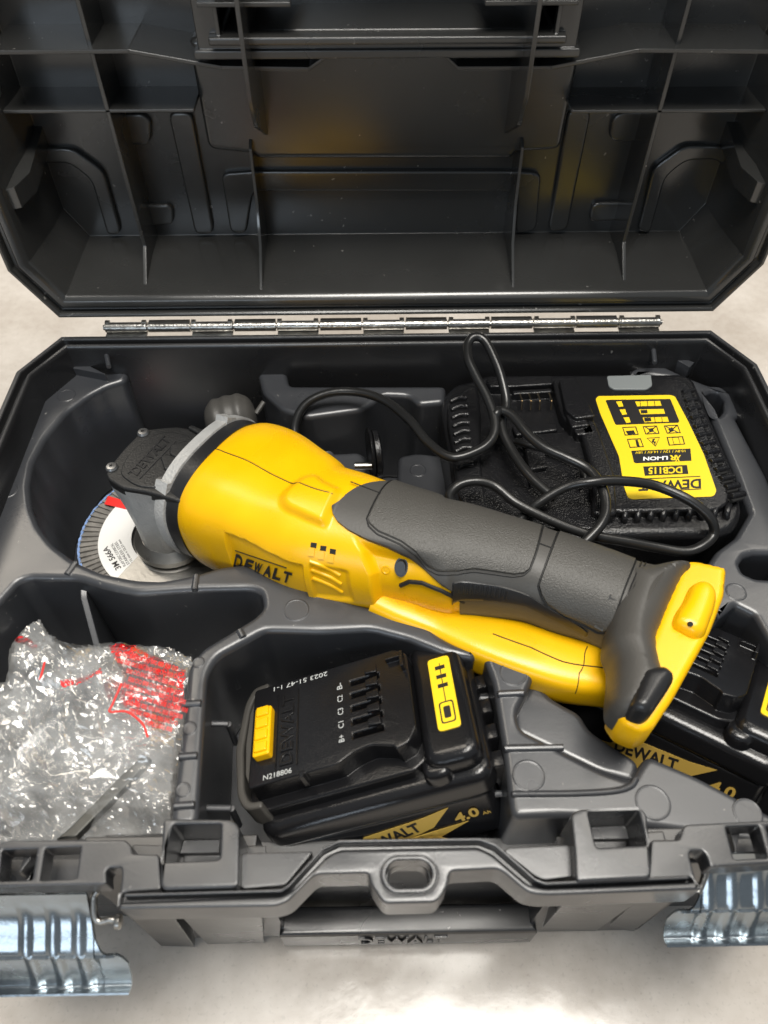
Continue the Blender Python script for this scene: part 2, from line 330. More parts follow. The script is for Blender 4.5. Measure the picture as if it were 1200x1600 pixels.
# ---- lid, standing open: its opening faces the viewer
def lid_oct(d, y):
    o = inset(octa(22.8, 1.0, 33.5, 1.95, 3.4), d); return [V((x, y, z)) for x, z in o]
bm = bmesh.new()
LF = 47.2
R = [lid_oct(1.6, LF+.35), lid_oct(0.5, 41.2), lid_oct(0.45, 40.9), lid_oct(0, 40.85), lid_oct(0, 40.1), lid_oct(.08, 40.0), lid_oct(.22, 40.0), lid_oct(.3, 40.1), lid_oct(.34, 40.5), lid_oct(.62, 40.55),
     lid_oct(.66, 40.25), lid_oct(.74, 40.18), lid_oct(.92, 40.2), lid_oct(1.06, 40.24), lid_oct(1.20, 40.36), lid_oct(1.30, 40.52), lid_oct(1.36, 40.72), lid_oct(1.40, 41.1), lid_oct(1.9, 44.0), lid_oct(1.95, LF-.6)]
fs = rings(bm, R, cap0=True)
bmesh.ops.recalc_face_normals(bm, faces=fs)
fb = inset(octa(22.8, 1.0, 33.5, 1.95, 3.4), 1.9)
plate(bm, fb, 0, 1.2, .05, M=XZ(LF+.3))
finish(bm, 'lid', LIDP, TB, 24); LID = bpy.data.objects['lid']
def lidpart(name, f, ang=30):
    b = bmesh.new(); f(b); return finish(b, name, LIDP, LID, ang)
def rib(x, pts, t=.22):
    def f(b): prism(b, [V((x-t/2, y, z)) for y, z in pts], V((t, 0, 0)))
    return f
for x in (-15.3, 15.1):
    lidpart('rib', rib(x, [(40.9, 2.0), (43.3, 4.0), (43.3, 33), (47, 33), (47, 2.0)]))
for x in (-7.95, 7.95):
    lidpart('rib', rib(x, [(40.4, 1.95), (43.0, 4.2), (43.9, 6.4), (44.2, 9.6), (45.9, 10.4), (47, 10.4), (47, 2.0)], .18))
    lidpart('rib', rib(x*.88, [(41.2, 12.2), (40.2, 14.0), (40.0, 30), (47, 30), (47, 9.5), (46, 9.5)], .22))
def ledge(px0, px1, py, y0, y1, t=.16):
    z = UY((px0+px1)/2, py, y0).z; a = UY(px0, py, y0).x; b_ = UY(px1, py, y0).x
    def f(b): prism(b, [V((a, y0, z)), V((b_, y0, z)), V((b_, y1, z)), V((a, y1, z))], V((0, 0, -t)))
    return f
LY = 43.3
for A_, B_ in ((0, 303), (1200, 893)):
    a, b_ = UY(A_, 172, LY), UY(B_, 171, LY); a.x = math.copysign(21.0, a.x)
    z_ = (a.z+b_.z)/2; lidpart('ledge', lambda b: plate(b, rnd([(a.x, LY), (b_.x, LY), (b_.x, 46.9), (a.x, 46.9)] if a.x < b_.x else [(b_.x, LY), (a.x, LY), (a.x, 46.9), (b_.x, 46.9)], .05), z_-.18, z_, .04))
for P in (((-20, 79), (200, 77), (345, 103), (482, 105), (512, 84)), ((1220, 78), (1000, 76), (862, 103), (716, 104), (694, 83))):   # long ledge that drops towards the lock housing
    Q = [UY(x, y, LY-.6) for x, y in P]
    def f(b):
        for p, q in zip(Q, Q[1:]): prism(b, [V((p.x, LY-.6, p.z)), V((q.x, LY-.6, q.z)), V((q.x, 46.9, q.z)), V((p.x, 46.9, p.z))], V((0, 0, -.2)))
    lidpart('ledge', f)
# lock housing on the inside of the lid
def lockf(b):
    z0 = UY(600, 88, 42.2).z; z1 = UY(600, 62, 42.2).z; x = 9.6
    M = XZ(47.0)
    plate(b, [rnd([(-x, z0), (x, z0), (x, 30), (-x, 30)], .3), rnd([(-x+1.3, z1+.3), (x-1.3, z1+.3), (x-1.3, 29), (-x+1.3, 29)], .2)[::-1]], 0, 4.6, .12, M=M)
    plate(b, rnd([(-x+.7, z1-.1), (x-.7, z1-.1), (x-.7, z1+.28), (-x+.7, z1+.28)], .1), 4.2, 5.25, .1, M=M)
    plate(b, rnd([(-x-.2, z0-.12), (x+.2, z0-.12), (x+.2, z0+.3), (-x-.2, z0+.3)], .1), 3.0, 4.8, .06, M=M)
    zz = z1+.9
    prism(b, [V((-5.2, 42.6, zz-.8)), V((5.2, 42.6, zz-.8)), V((4.4, 46.8, zz-.8)), V((-4.4, 46.8, zz-.8))], V((0, 0, .25)))
    zt = UY(600, 5, 42).z
    for s in (-1, 1):
        box(b, min(s*4.7, s*9.2), max(s*4.7, s*9.2), 41.9, 46.9, zt-.1, zt+.1)
        box(b, s*8.4-.1, s*8.4+.1, 42.0, 46.9, z1, zt)
lidpart('lock_housing', lockf)
# raised and sunk fields of the lid floor
def field(pts, d, bev=.25, base=LF-.85, seg=3):
    P = [(UY(x, y, LF-.9-d).x, UY(x, y, LF-.9-d).z) for x, y in pts]
    def f(b): plate(b, rnd(P[::-1], .5), -.1, d, bev, seg, M=XZ(base))
    return f
lidpart('raised_panel', field([(292, 60), (325, 236), (395, 243), (402, 250), (800, 250), (806, 240), (876, 236), (912, 60)], 1.5, .35))
lidpart('raised_panel', field([(345, 272), (400, 268), (805, 268), (846, 272), (838, 362), (805, 366), (808, 300), (395, 300), (385, 366), (360, 366)], .45, .15))
for P in ([(262, 176), (300, 176), (335, 366), (305, 368)], [(888, 172), (925, 172), (886, 362), (856, 362)],
          [(182, 178), (222, 178), (236, 190), (236, 220), (226, 228), (195, 228)], [(1018, 174), (975, 174), (958, 184), (952, 214), (960, 222), (1004, 222)],
          [(205, 322), (262, 320), (270, 328), (272, 352), (214, 354)], [(925, 318), (978, 316), (968, 346), (920, 348)],
          [(34, 240), (58, 232), (112, 232), (162, 268), (190, 366), (168, 370), (142, 282), (108, 256), (62, 256), (44, 270)],
          [(1142, 236), (1122, 228), (1070, 228), (1020, 264), (996, 362), (1016, 366), (1040, 278), (1072, 252), (1118, 250), (1134, 262)]):
    lidpart('moulded_rib', field(P, .42, .16, LF-.88))
for s in (-1, 1):   # side hooks of the lid
    lidpart('hook', lambda b: prism(b, [V((s*22.0, 41.0, 7.6)), V((s*20.9, 41.0, 7.9)), V((s*20.4, 42.5, 8.0)), V((s*20.4, 46.9, 9.0)), V((s*22.0, 46.9, 9.0))], V((0, 0, 1.2))))
# moulding marks
for x, y in ((137, 380), (252, 382)):
    p = U(x, y, 2.95)
    for qx in (p.x, -p.x-.3): lidpart('mould_mark', lambda b: lathe(b, (qx, p.y, 2.85), (0, 0, 1), [(.36, 0), (.40, .06), (.33, .06), (.3, .03), (.0, .03)], 20))

# ---- hinge
HX0, HX1, HY, HZ = -18.1, 17.6, 39.95, .30
kn = None; n = 13; wdt = (HX1-HX0)/n
HG = None
bm = bmesh.new(); cyl(bm, (HX0-.1, HY, HZ), (HX1+.12, HY, HZ), .17, 10); HG = finish(bm, 'hinge', HING, TB, 40)
for k in range(n):
    bm = bmesh.new(); x0 = HX0+k*wdt+.05; x1 = x0+wdt-.1
    cyl(bm, (x0, HY, HZ), (x1, HY, HZ), .33, 14)
    if k % 2 == 0:
        box(bm, x0+.02, x1-.02, HY-.62, HY-.1, HZ-.36, HZ-.26); box(bm, x0+.02, x0+.3, HY, HY+.2, HZ+.1, HZ+.42); box(bm, x1-.3, x1-.02, HY, HY+.2, HZ+.1, HZ+.42)
    else: box(bm, x0+.02, x1-.02, HY, HY+.36, HZ+.08, HZ+.3)
    finish(bm, 'knuckle', HING, HG, 40)

# ---- metal latches, hanging open over the front
def latch(xa, xb, base, bot, ribs_px, edge):
    """profile runs from under the flange outwards and down; base/bot are the photo rows of its start and its free edge"""
    rows = [(base, -1.25), (base+.16*(bot-base), -2.2), (base+.30*(bot-base), -2.7), (base+.60*(bot-base), -3.4), (base+.63*(bot-base), -3.9), (base+.80*(bot-base), -4.9), (base+.90*(bot-base), -5.3), (base+.95*(bot-base), -5.3), (bot, -5.1)]
    xm = 100 if xa < 300 else 1150
    P = [U(xm, y, z) for y, z in rows]; P = [V((p.y, p.z, 0)) for p in P]; Q = cat(P, 5)
    X0, X1 = xa, xb; nx = 160; G = []; m = len(Q)
    for i in range(nx+1):
        x = X0+(X1-X0)*i/nx; off = 0; dx = (X1-x) if edge > 0 else (x-X0)
        s0 = 0 if dx > 1.15 else .30+.26*(1-dx/1.15)
        s0 = max(s0, .30 if dx < 1.15 else 0)
        for rp, rw in ribs_px:
            d = abs(x-rp)/rw
            if d < 1: off += .10*(.5+.5*math.cos(math.pi*d))**.6
        fr, bk = [], []
        for j in range(m):
            f = (s0+(1-s0)*j/(m-1))*(m-1); a = min(int(f), m-2); q = Q[a].lerp(Q[a+1], f-a)
            t = (Q[a+1]-Q[a]).normalized(); nn = V((t.y, -t.x, 0)); nn = nn if nn.y > 0 else -nn
            g = f/(m-1); e = off*smooth(g, .06, .2)*smooth(1-g, .10, .2); p = q+nn*e; z_ = q+nn*(e-.09)
            fr.append(V((x, p.x, p.y))); bk.append(V((x, z_.x, z_.y)))
        G.append(fr+bk[::-1])
    b = bmesh.new(); fs = rings(b, G, cap0=True, cap1=True); bmesh.ops.recalc_face_normals(b, faces=fs)
    return b
def px_x(px, py, z): return U(px, py, z).x
lx = px_x(205, 1520, -5)
L1 = finish(latch(lx-7.4, lx, 1398, 1553, [(px_x(44, 1480, -3.4), .3), (px_x(86, 1480, -3.4), .3), (px_x(126, 1480, -3.4), .3)], 1), 'latch', ZINC, TB, 50)
rx = px_x(1042, 1470, -5)
bmr = latch(rx, rx+7.4, 1352, 1494, [(px_x(1112, 1430, -3.4), .3), (px_x(1149, 1430, -3.4), .3), (px_x(1190, 1430, -3.4), .3)], -1)
L2 = finish(bmr, 'latch', ZINC, TB, 50)
for (lt, pts) in ((L1, [(152, 1392), (147, 1402), (148, 1430), (156, 1440), (172, 1436), (184, 1440)]), (L2, [(1106, 1352), (1100, 1372), (1094, 1388), (1090, 1394)])):
    bm = bmesh.new(); P = cat([U(x, y, -1.5-(y-1390)*.012) for x, y in pts], 5); tube(bm, P, .13, 10)
    if lt is L1: lathe(bm, P[-1]+V((-.1, 0, 0)), (1, 0, 0), [(.0, 0), (.24, 0), (.28, .05), (.28, .2), (.2, .26), (0, .26)], 16)
    finish(bm, 'wire_loop', HING, lt, 50)

# ================================================================== THE INSERT TRAY
TR = thing('insert_tray', 'dark grey moulded plastic insert with fitted pockets, seated inside the black toolbox', 'tool tray', (0, 23, -15))
ZT, ZB = -2.2, -10.5
def trayplate(b, loops, z1=ZT, z0=ZB, r=.4, bev=.34, seg=4, M=None):
    L = [rnd(U2(loops[0], z1), r, 4)]+[rnd(U2(l, z1), r, 4)[::-1] for l in loops[1:]]
    plate(b, L, z0, z1, bev, seg)
bm = bmesh.new()
left = [(105, 577), (165, 582), (200, 579), (196, 594), (168, 602), (138, 618), (105, 642), (70, 684), (50, 722), (44, 758), (48, 792), (60, 822), (82, 850), (115, 875), (157, 893), (210, 904), (252, 906), (297, 898), (345, 884),
        (385, 879), (418, 884), (450, 896), (485, 910), (520, 928), (560, 943), (600, 952), (640, 963), (672, 977), (684, 990), (712, 1006), (745, 1016), (742, 1030), (700, 1024), (640, 1000), (580, 984), (500, 988), (433, 986), (413, 986),
        (338, 1027), (323, 1055), (308, 1290), (264, 1292), (282, 1153), (294, 1040), (315, 1013), (398, 963), (412, 948), (408, 925), (390, 920), (300, 922), (215, 928), (165, 918), (120, 904), (45, 903), (28, 908), (-2, 942), (-60, 1010), (-120, 1010), (-100, 780), (-2, 742), (16, 704), (12, 692), (34, 648), (56, 616)]
trayplate(bm, [left])
right = [(754, 1022), (764, 1016), (800, 1026), (826, 1036), (837, 1047), (830, 1070), (808, 1113), (813, 1138), (885, 1175), (943, 1203), (987, 1219), (999, 1195), (1013, 1179), (1090, 1212), (1210, 1275), (1330, 1330), (1320, 1345), (1075, 1300), (892, 1276), (800, 1280), (786, 1164), (771, 1066)]
trayplate(bm, [right])
trayplate(bm, [[(842, 1058), (855, 1084), (880, 1100), (907, 1113), (921, 1139), (958, 1164), (1000, 1190), (995, 1225), (940, 1210), (805, 1145), (800, 1112), (830, 1066)]], ZT-1.0)
back = [(402, 578), (412, 574), (447, 576), (452, 600), (600, 596), (697, 600), (702, 640), (700, 700), (690, 712), (650, 712), (600, 700), (540, 690), (455, 640)]
trayplate(bm, [[(402, 580), (447, 577), (452, 602), (697, 602), (696, 628), (654, 632), (640, 618), (600, 616), (566, 640), (480, 652), (440, 640), (410, 612)]], ZT-.2)
trayplate(bm, [[(500, 708), (560, 705), (572, 712), (575, 760), (620, 760), (622, 712), (650, 706), (704, 712), (708, 800), (500, 790)]], ZT-3.0)
rightb = [(982, 586), (992, 574), (1012, 570), (1040, 572), (1075, 588), (1100, 598), (1146, 612), (1160, 632), (1160, 646), (1150, 652), (1170, 690), (1200, 745), (1260, 900), (1290, 1000), (1290, 1060), (1215, 1020), (1180, 960), (1150, 945), (1125, 965), (1095, 935), (1100, 890), (1120, 860), (1150, 838), (1172, 800), (1150, 740), (1108, 640), (1080, 604), (1050, 590), (1020, 586)]
trayplate(bm, [rightb, [(1107, 612), (1124, 610), (1134, 625), (1128, 648), (1120, 652), (1112, 640)], circ_px] if False else [rightb, [(1104, 614), (1112, 610), (1124, 611), (1133, 622), (1132, 640), (1124, 650), (1116, 650), (1110, 636)], [(1156, 880), (1164, 868), (1180, 864), (1220, 864), (1220, 905), (1180, 902), (1162, 894)]], ZT, r=.15)
# bottoms of the pockets and the raised arc behind the disc
box(bm, -21.2, 21.2, 9.5, 38.2, -14.3, ZB+.02)
c = U(262, 830, ZT)
# small bars and round ejector marks on the tray faces
def bar(p, q, z, r=.12):
    a, b_ = U(*p, z), U(*q, z); cyl(bm, a, b_, r, 10)
for p, q in (((105, 898), (119, 879)), ((304, 922), (307, 899)), ((283, 1101), (314, 1099)), ((280, 1183), (308, 1181)), ((272, 1260), (304, 1258)), ((374, 985), (380, 996)), ((778, 1085), (818, 1083)), ((788, 1170), (880, 1168))):
    bar(p, q, ZT-.02, .16)
for a in (cat([U(*p, ZT) for p in ((800, 1241), (900, 1240), (960, 1236), (985, 1228), (994, 1216))], 6),): tube(bm, a, .13, 8)
bar((166, 553), (170, 573), -.8, .16); bar((1021, 547), (1023, 567), -.8, .16)
marksT = [(104, 618, .55, ZT), (12, 766, .55, ZT), (463, 953, .62, ZT), (802, 1052, .62, ZT), (826, 1212, .68, ZT), (1020, 1254, .72, ZT), (310, 1035, .27, ZT), (296, 1138, .3, ZT), (286, 1234, .3, ZT), (653, 735, .5, ZT-3), (1168, 1270, .6, ZT), (1150, 925, .5, ZT), (512, 712, .4, ZT-3)]
for x, y, r, z in marksT:
    p = U(x, y, z); lathe(bm, (p.x, p.y, z-.1), (0, 0, 1), [(r, 0), (r, .125), (r-.04, .13), (r-.06, .105), (0, .105)], 28)
# clips that hold the insert in the shell
for P in ([(165, 585), (128, 566), (108, 574)], [(1040, 552), (1085, 566), (1078, 574)]):
    prism(bm, [U(x, y, -1.6) for x, y in P], V((0, 0, -1)))
for x, y in ((352, 1040), (348, 1130), (352, 1262), (762, 1030), (752, 1090), (745, 1128), (760, 1240)):   # soft ribs inside the battery pocket
    s = 1 if x < 500 else -1; p = U(x, y, -4)
    cyl(bm, p+V((-.9*s, 0, 0)), p+V((.25*s, 0, -.1)), .16, 8); cyl(bm, p+V((.25*s, 0, -.1)), p+V((.3*s, -.1, -2.2)), .16, 8)
finish(bm, 'tray_moulding', TRAY, TR, 30)
# smaller web inside the left bin
bm = bmesh.new()
a = U(132, 945, -4); prism(bm, [V((a.x, a.y, -3.4)), V((a.x+.9, a.y-2.6, -5.2)), V((a.x+1.2, a.y-3.0, ZB)), V((a.x, a.y+.6, ZB)), V((a.x-.1, a.y+.6, -3.2))], V((.28, .1, 0)))
finish(bm, 'divider_web', TRAY, TR, 40)

# ================================================================== ANGLE GRINDER
GR = thing('angle_grinder', 'yellow and grey cordless angle grinder lying diagonally across the open toolbox', 'angle grinder', (0, 24, -10))
class Loft:
    def __init__(s, st, off=None):
        """st: (centre, half width, half height, exponent)"""
        s.st = st; s.off = off; s.n = len(st)-1
        A = cat([t[0] for t in st], 1) if False else None
    def _c(s, arr, u):
        n = s.n; i = min(int(u), n-1); t = u-i
        g = lambda k: arr[max(0, min(n, k))]
        a, b, c, d = g(i-1), g(i), g(i+1), g(i+2)
        return .5*((2*b)+(c-a)*t+(2*a-5*b+4*c-d)*t*t+(3*b-a-3*c+d)*t**3)
    def frame(s, u):
        u = max(0, min(s.n, u)); C = [t[0] for t in s.st]
        c = s._c(C, u); e = .05; a = (s._c(C, min(u+e, s.n))-s._c(C, max(u-e, 0))).normalized()
        side = a.cross(V((0, 0, 1))).normalized(); up = side.cross(a).normalized()
        return c, a, side, up
    def pt(s, u, th, extra=0.0):
        c, a, side, up = s.frame(u); u = max(0, min(s.n, u))
        w = s._c([t[1] for t in s.st], u); h = s._c([t[2] for t in s.st], u); n = s._c([t[3] for t in s.st], u)
        cs, sn = math.cos(th), math.sin(th)
        e = 2/n; x = math.copysign(abs(sn)**e, sn)*w; y = math.copysign(abs(cs)**e, cs)*h
        d = V((x, y)); L = d.length; o = extra+(s.off(u, math.degrees(th)) if s.off else 0)
        d = d*((L+o)/L); return c+side*d.x+up*d.y
    def find(s, px, py, ds=.08):
        best = None; u = 0
        def test(u, k):
            nonlocal best
            q = proj(s.pt(u, math.radians(k))); d = (q[0]-px)**2+(q[1]-py)**2
            if best is None or d < best[0]: best = (d, u, k)
        while u <= s.n:
            for k in range(-36, 137, 6): test(u, k)
            u += ds
        st, sk = ds/2, 3.0
        for it in range(5):
            _, u0, k0 = best
            for a in (-2, -1, 0, 1, 2):
                for b in (-2, -1, 0, 1, 2): test(max(0, min(s.n, u0+a*st/2)), k0+b*sk/2)
            st /= 2; sk /= 2
        return best[1], best[2]
def build(bm, lf, u0, u1, nu, na, a0=-180, a1=180, extra=0.0, cap0=False, cap1=False, mi=0):
    full = a1-a0 >= 359; R = []
    for i in range(nu+1):
        u = u0+(u1-u0)*i/nu
        R.append([lf.pt(u, math.radians(a0+(a1-a0)*k/na), extra) for k in range(na if full else na+1)])
    return rings(bm, R, cap0=cap0, cap1=cap1, mi=mi, cyc=full)
def patch(bm, lf, fn, nu, na, h=.12, e=.14, mi=0):
    """raised skin on the loft; fn(i/nu) -> (u, a0, a1); edges roll down to the surface"""
    G = []
    for i in range(nu+1):
        u, a0, a1 = fn(i/nu); row = []
        eu = min(1, min(i, nu-i)/2.0)
        for k in range(na+1):
            t = min(1, min(k, na-k)/2.0); w = min(eu, t); w = math.sin(w*math.pi/2)
            row.append(lf.pt(u, math.radians(a0+(a1-a0)*k/na), -0.04+(h+.04)*w))
        G.append(row)
    fs = rings(bm, G, mi=mi, cyc=False); bmesh.ops.recalc_face_normals(bm, faces=fs)
def station(tp, bp, zc, n=2.3, hs=1.0):
    mx, my = (tp[0]+bp[0])/2, (tp[1]+bp[1])/2; C = U(mx, my, zc)
    r = math.hypot(tp[0]-bp[0], tp[1]-bp[1])/2/FPX*depth(C); return (C, r, r*hs, n)
SB = [station((396, 661), (326, 875), -2.4, 2.6, .80), station((412, 663), (340, 885), -2.3, 2.9, .82), station((446, 677), (374, 897), -2.1, 3.2, .86), station((484, 704), (418, 914), -1.9, 3.1, .90),
      station((525, 730), (468, 937), -1.8, 2.5, .97), station((572, 746), (530, 946), -1.6, 2.4), station((640, 768), (590, 952), -1.3, 2.3), station((700, 786), (655, 960), -1.1, 2.3), station((750, 800), (704, 962), -1.0, 2.3)]
def interp(T, u):
    T = sorted(T)
    if u <= T[0][0]: return T[0][1]
    for (a, b), (c, d) in zip(T, T[1:]):
        if u <= c: return b+(d-b)*(u-a)/max(1e-6, c-a)
    return T[-1][1]
ALLS = SB[:8]+[station((745, 799), (700, 952), -.9, 2.3), station((800, 816), (760, 956), -.8, 2.3), station((852, 832), (815, 964), -.8, 2.3), station((905, 851), (868, 982), -.8, 2.3),
      station((950, 867), (915, 996), -.8, 2.3), station((992, 882), (955, 1014), -.8, 2.3), station((1030, 886), (985, 1045), -.8, 2.3)]
raw = Loft(ALLS)
stepE = sorted([(k, u) for u, k in (raw.find(x, y) for x, y in ((548, 832), (566, 862), (580, 900), (584, 935)))])
panT = [raw.find(x, y) for x, y in ((350, 830), (400, 851), (470, 882))]
pilA, pilB = raw.find(476, 777), raw.find(532, 802)
def boff(u, th):
    o = 0.0
    # raised pill at the upper middle, running into the grip
    t = max(0, min(1, (u-pilA[0])/(pilB[0]-pilA[0]))); cu = pilA[0]+(pilB[0]-pilA[0])*t; ct = pilA[1]+(pilB[1]-pilA[1])*t
    d = math.hypot((u-cu)/.62, (th-ct)/17); o += .36*(1-smooth(d, .55, 1.05))*(1-smooth(u, 4.7, 5.0))
    # the wide motor barrel steps down to the neck on the near side
    ue = interp(stepE, th); o -= .55*smooth(u, ue-.06, ue+.12)*smooth(th, 28, 46)*(1-smooth(u, 6.6, 7.8))
    # sunk name panel low on the near side
    tt = interp(panT, u); w = smooth(u, panT[0][0], panT[0][0]+.06)*(1-smooth(u, panT[2][0], panT[2][0]+.05))*smooth(th, tt, tt+2.5)*(1-smooth(th, 146, 152)); o -= .24*w
    w = smooth(u, panT[2][0]+.15, panT[2][0]+.25)*(1-smooth(u, ue-.55, ue-.4))*smooth(th, tt-2, tt+3)*(1-smooth(th, tt+30, tt+34)); o -= .16*w
    return o
body = Loft(ALLS, boff); hand = body
bm = bmesh.new(); build(bm, body, 0, 8.35, 400, 280, cap0=True, cap1=True)
finish(bm, 'motor_housing', YEL, GR, 40, wn=False)
bm = bmesh.new(); build(bm, hand, 8.2, 13.75, 110, 96, extra=.14, cap0=True, cap1=True)
finish(bm, 'handle', GRIP, GR, 40, wn=False)
def patch2(bm, lf, fn, nu, na, h=.12, mi=0):
    G = []
    for i in range(nu+1):
        row = []; eu = min(1, min(i, nu-i)/2.0)
        for k in range(na+1):
            t = min(1, min(k, na-k)/2.0); w = math.sin(min(eu, t)*math.pi/2); u, th = fn(i/nu, k/na)
            row.append(lf.pt(u, math.radians(th), -0.05+(h+.05)*w))
        G.append(row)
    fs = rings(bm, G, mi=mi, cyc=False); bmesh.ops.recalc_face_normals(bm, faces=fs)
# grey overmould reaching forward over the yellow housing
tip = body.find(519, 792)
capL = [tip]+[body.find(x, y) for x, y in ((521, 804), (528, 816), (545, 830), (575, 846), (606, 858), (640, 874), (664, 892), (690, 916), (728, 936))]+[(8.4, 130)]
capU = [tip]+[body.find(x, y) for x, y in ((520, 779), (526, 766), (536, 755))]+[(tip[0]+.75, -35), (tip[0]+1.3, -62), (8.4, -110)]
u9 = 8.35
def capfn(a, b):
    u = tip[0]+(u9-tip[0])*(.25*a*a+.75*a**1.3); lo, hi = interp(capL, u), interp(capU, u); return (u, hi+(lo-hi)*b)
bm = bmesh.new(); patch2(bm, body, capfn, 170, 80, .15); finish(bm, 'grip_cap', GRIP, GR, 40, wn=False)
# grained panels on the grip
P1 = [body.find(x, y) for x, y in ((574, 812), (577, 824), (590, 836), (625, 851), (650, 868), (668, 888), (684, 896), (715, 896), (740, 892), (800, 900), (815, 898), (824, 890))]
P2 = [body.find(x, y) for x, y in ((841, 915), (847, 932), (856, 946), (880, 962), (935, 986), (945, 987), (953, 980))]
e1 = body.find(846, 833); e2 = body.find(988, 890); f2 = body.find(858, 868)
bm = bmesh.new()
def pan1(a, b):
    u = P1[0][0]+(P1[-1][0]-P1[0][0])*(.3*a*a*(3-2*a)+.7*a); lo = interp(P1, u); th = -72+(lo+72)*b; return (u+(e1[0]-P1[-1][0])*a*smooth(60-th, 0, 60), th)
patch2(bm, body, pan1, 130, 50, .225); finish(bm, 'grip_panel', GRAIN, GR, 40, wn=False)
bm = bmesh.new()
def pan2(a, b):
    u = P2[0][0]+(P2[-1][0]-P2[0][0])*(.3*a*a*(3-2*a)+.7*a); lo = interp(P2, u); th = -72+(lo+72)*b; return (u+((e2[0]-P2[-1][0])*a+(f2[0]-P2[0][0])*(1-a))*smooth(60-th, 0, 60), th)
patch2(bm, body, pan2, 90, 50, .225); finish(bm, 'grip_panel', GRAIN, GR, 40, wn=False)
def outline(fn, e, r, m, closed, name='groove', n=70):
    P = [fn(0, b/12) for b in range(3, 13)]+[fn(a/n, 1) for a in range(1, n)]+([fn(1, 1-b/12) for b in range(0, 10)] if closed else [])
    bm = bmesh.new(); tube(bm, [body.pt(u, math.radians(t), e) for u, t in P], r, 6); finish(bm, name, m, GR, 40, wn=False)
outline(pan1, .155, .045, DARK, True); outline(pan2, .155, .045, DARK, True)  # dark tubes paint groove shade round the grained panels
outline(capfn, .02, .06, DARK, False)  # dark line paints the shade where the grip cap meets the housing
# darker lock bar with ribs under the grip
Q1 = [body.find(x, y) for x, y in ((704, 905), (722, 900), (780, 908), (830, 925), (880, 955), (925, 985))]
bm = bmesh.new()
patch2(bm, body, lambda a, b: (lambda u: (u, interp(Q1, u)+2+(26*(1-a)+8)*b))(Q1[0][0]+(Q1[-1][0]-Q1[0][0])*a), 60, 16, .20); finish(bm, 'lock_bar', SATIN, GR, 40, wn=False)
for k in range(11):
    bm = bmesh.new(); u = Q1[0][0]+.35+k*.115; t0 = interp(Q1, u); tube(bm, [body.pt(u, math.radians(t0+a), .20) for a in range(7, 22, 3)], .055, 6); finish(bm, 'grip_rib', SATIN, GR, 40, wn=False)
# parting lines and the groove across the grip
def seam(lf, pts, ex, r=.028, m=DARK, name='seam'):
    bm = bmesh.new(); P = [lf.find(x, y) for x, y in pts]; Q = []
    for (a, b), (c, d) in zip(P, P[1:]):
        for k in range(8): t = k/8; Q.append(lf.pt(a+(c-a)*t, math.radians(b+(d-b)*t), ex))
    tube(bm, Q, r, 6); finish(bm, name, m, GR, 40, wn=False)
def seam2(pts, ex, r=.03):
    P = cat([V((*body.find(x, y), 0)) for x, y in pts], 10); bm = bmesh.new(); tube(bm, [body.pt(p.x, math.radians(p.y), ex) for p in P], r, 6); finish(bm, 'seam', DARK, GR, 40, wn=False)
seam2([(337, 701), (395, 724), (458, 756), (520, 772)], .0); seam2([(548, 757), (640, 790), (760, 826), (860, 859), (960, 893)], .165)
seam(body, [(626, 914), (640, 908), (660, 910), (690, 922), (733, 942)], .06, .12, DARK, 'switch_slot')  # solid dark strip painting the shade of the gap above the paddle
for u0 in (P2[-1][0]+.18, P2[-1][0]+.30):
    bm = bmesh.new(); tube(bm, [hand.pt(u0+(e2[0]-P2[-1][0])*smooth(60-a, 0, 60), math.radians(a), .15) for a in range(-60, 130, 5)], .04, 6); finish(bm, 'grip_groove', SATIN, GR, 40, wn=False)
bm = bmesh.new(); P = [hand.pt(*[(lambda r: (r[0], math.radians(r[1])))(hand.find(x, y))][0], .2) for x, y in ((943, 982), (966, 936), (930, 975))]
text(bm, 'DEWALT', P[0], P[1], P[2], .07, bold=.02); finish(bm, 'embossed_lettering', GRIP, GR, None)
# collar: black ring and cast ring
AXG = (SB[2][0]-SB[0][0]).normalized()
SC = [(SB[0][0]-AXG*k, SB[0][1]*w, SB[0][2]*w, 2.5) for k, w in ((1.95, .80), (1.62, 1.02), (1.55, 1.05), (.86, 1.06), (.80, 1.0), (.80, 1.03), (-.05, 1.03), (-.1, .9))]
def ringset(b, sts):
    lf = [Loft([s, (s[0]+(SB[2][0]-SB[0][0])*.01, s[1], s[2], s[3])]) for s in sts]
    R = [[l.pt(0, math.radians(360*k/96)) for k in range(96)] for l in lf]; fs = rings(b, R, cap0=True, cap1=True); bmesh.ops.recalc_face_normals(b, faces=fs)
bm = bmesh.new(); ringset(bm, SC[5:]); finish(bm, 'rubber_ring', SATIN, GR, 35)
bm = bmesh.new(); ringset(bm, SC[:5])
ax = (SB[2][0]-SB[0][0]).normalized()
lfc = Loft([SC[1], SC[3]])
for th in (-28, 42):   # lugs on the cast ring
    p = lfc.pt(.5, math.radians(th), 0); nn = (lfc.pt(.5, math.radians(th), 1)-p).normalized(); t = ax.cross(nn)
    q = [p+ax*.42+t*.35, p+ax*.42-t*.35, p-ax*.42-t*.35, p-ax*.42+t*.35]; prism(bm, [x-nn*.15 for x in q], nn*.38)
finish(bm, 'gear_case_ring', CAST, GR, 35)
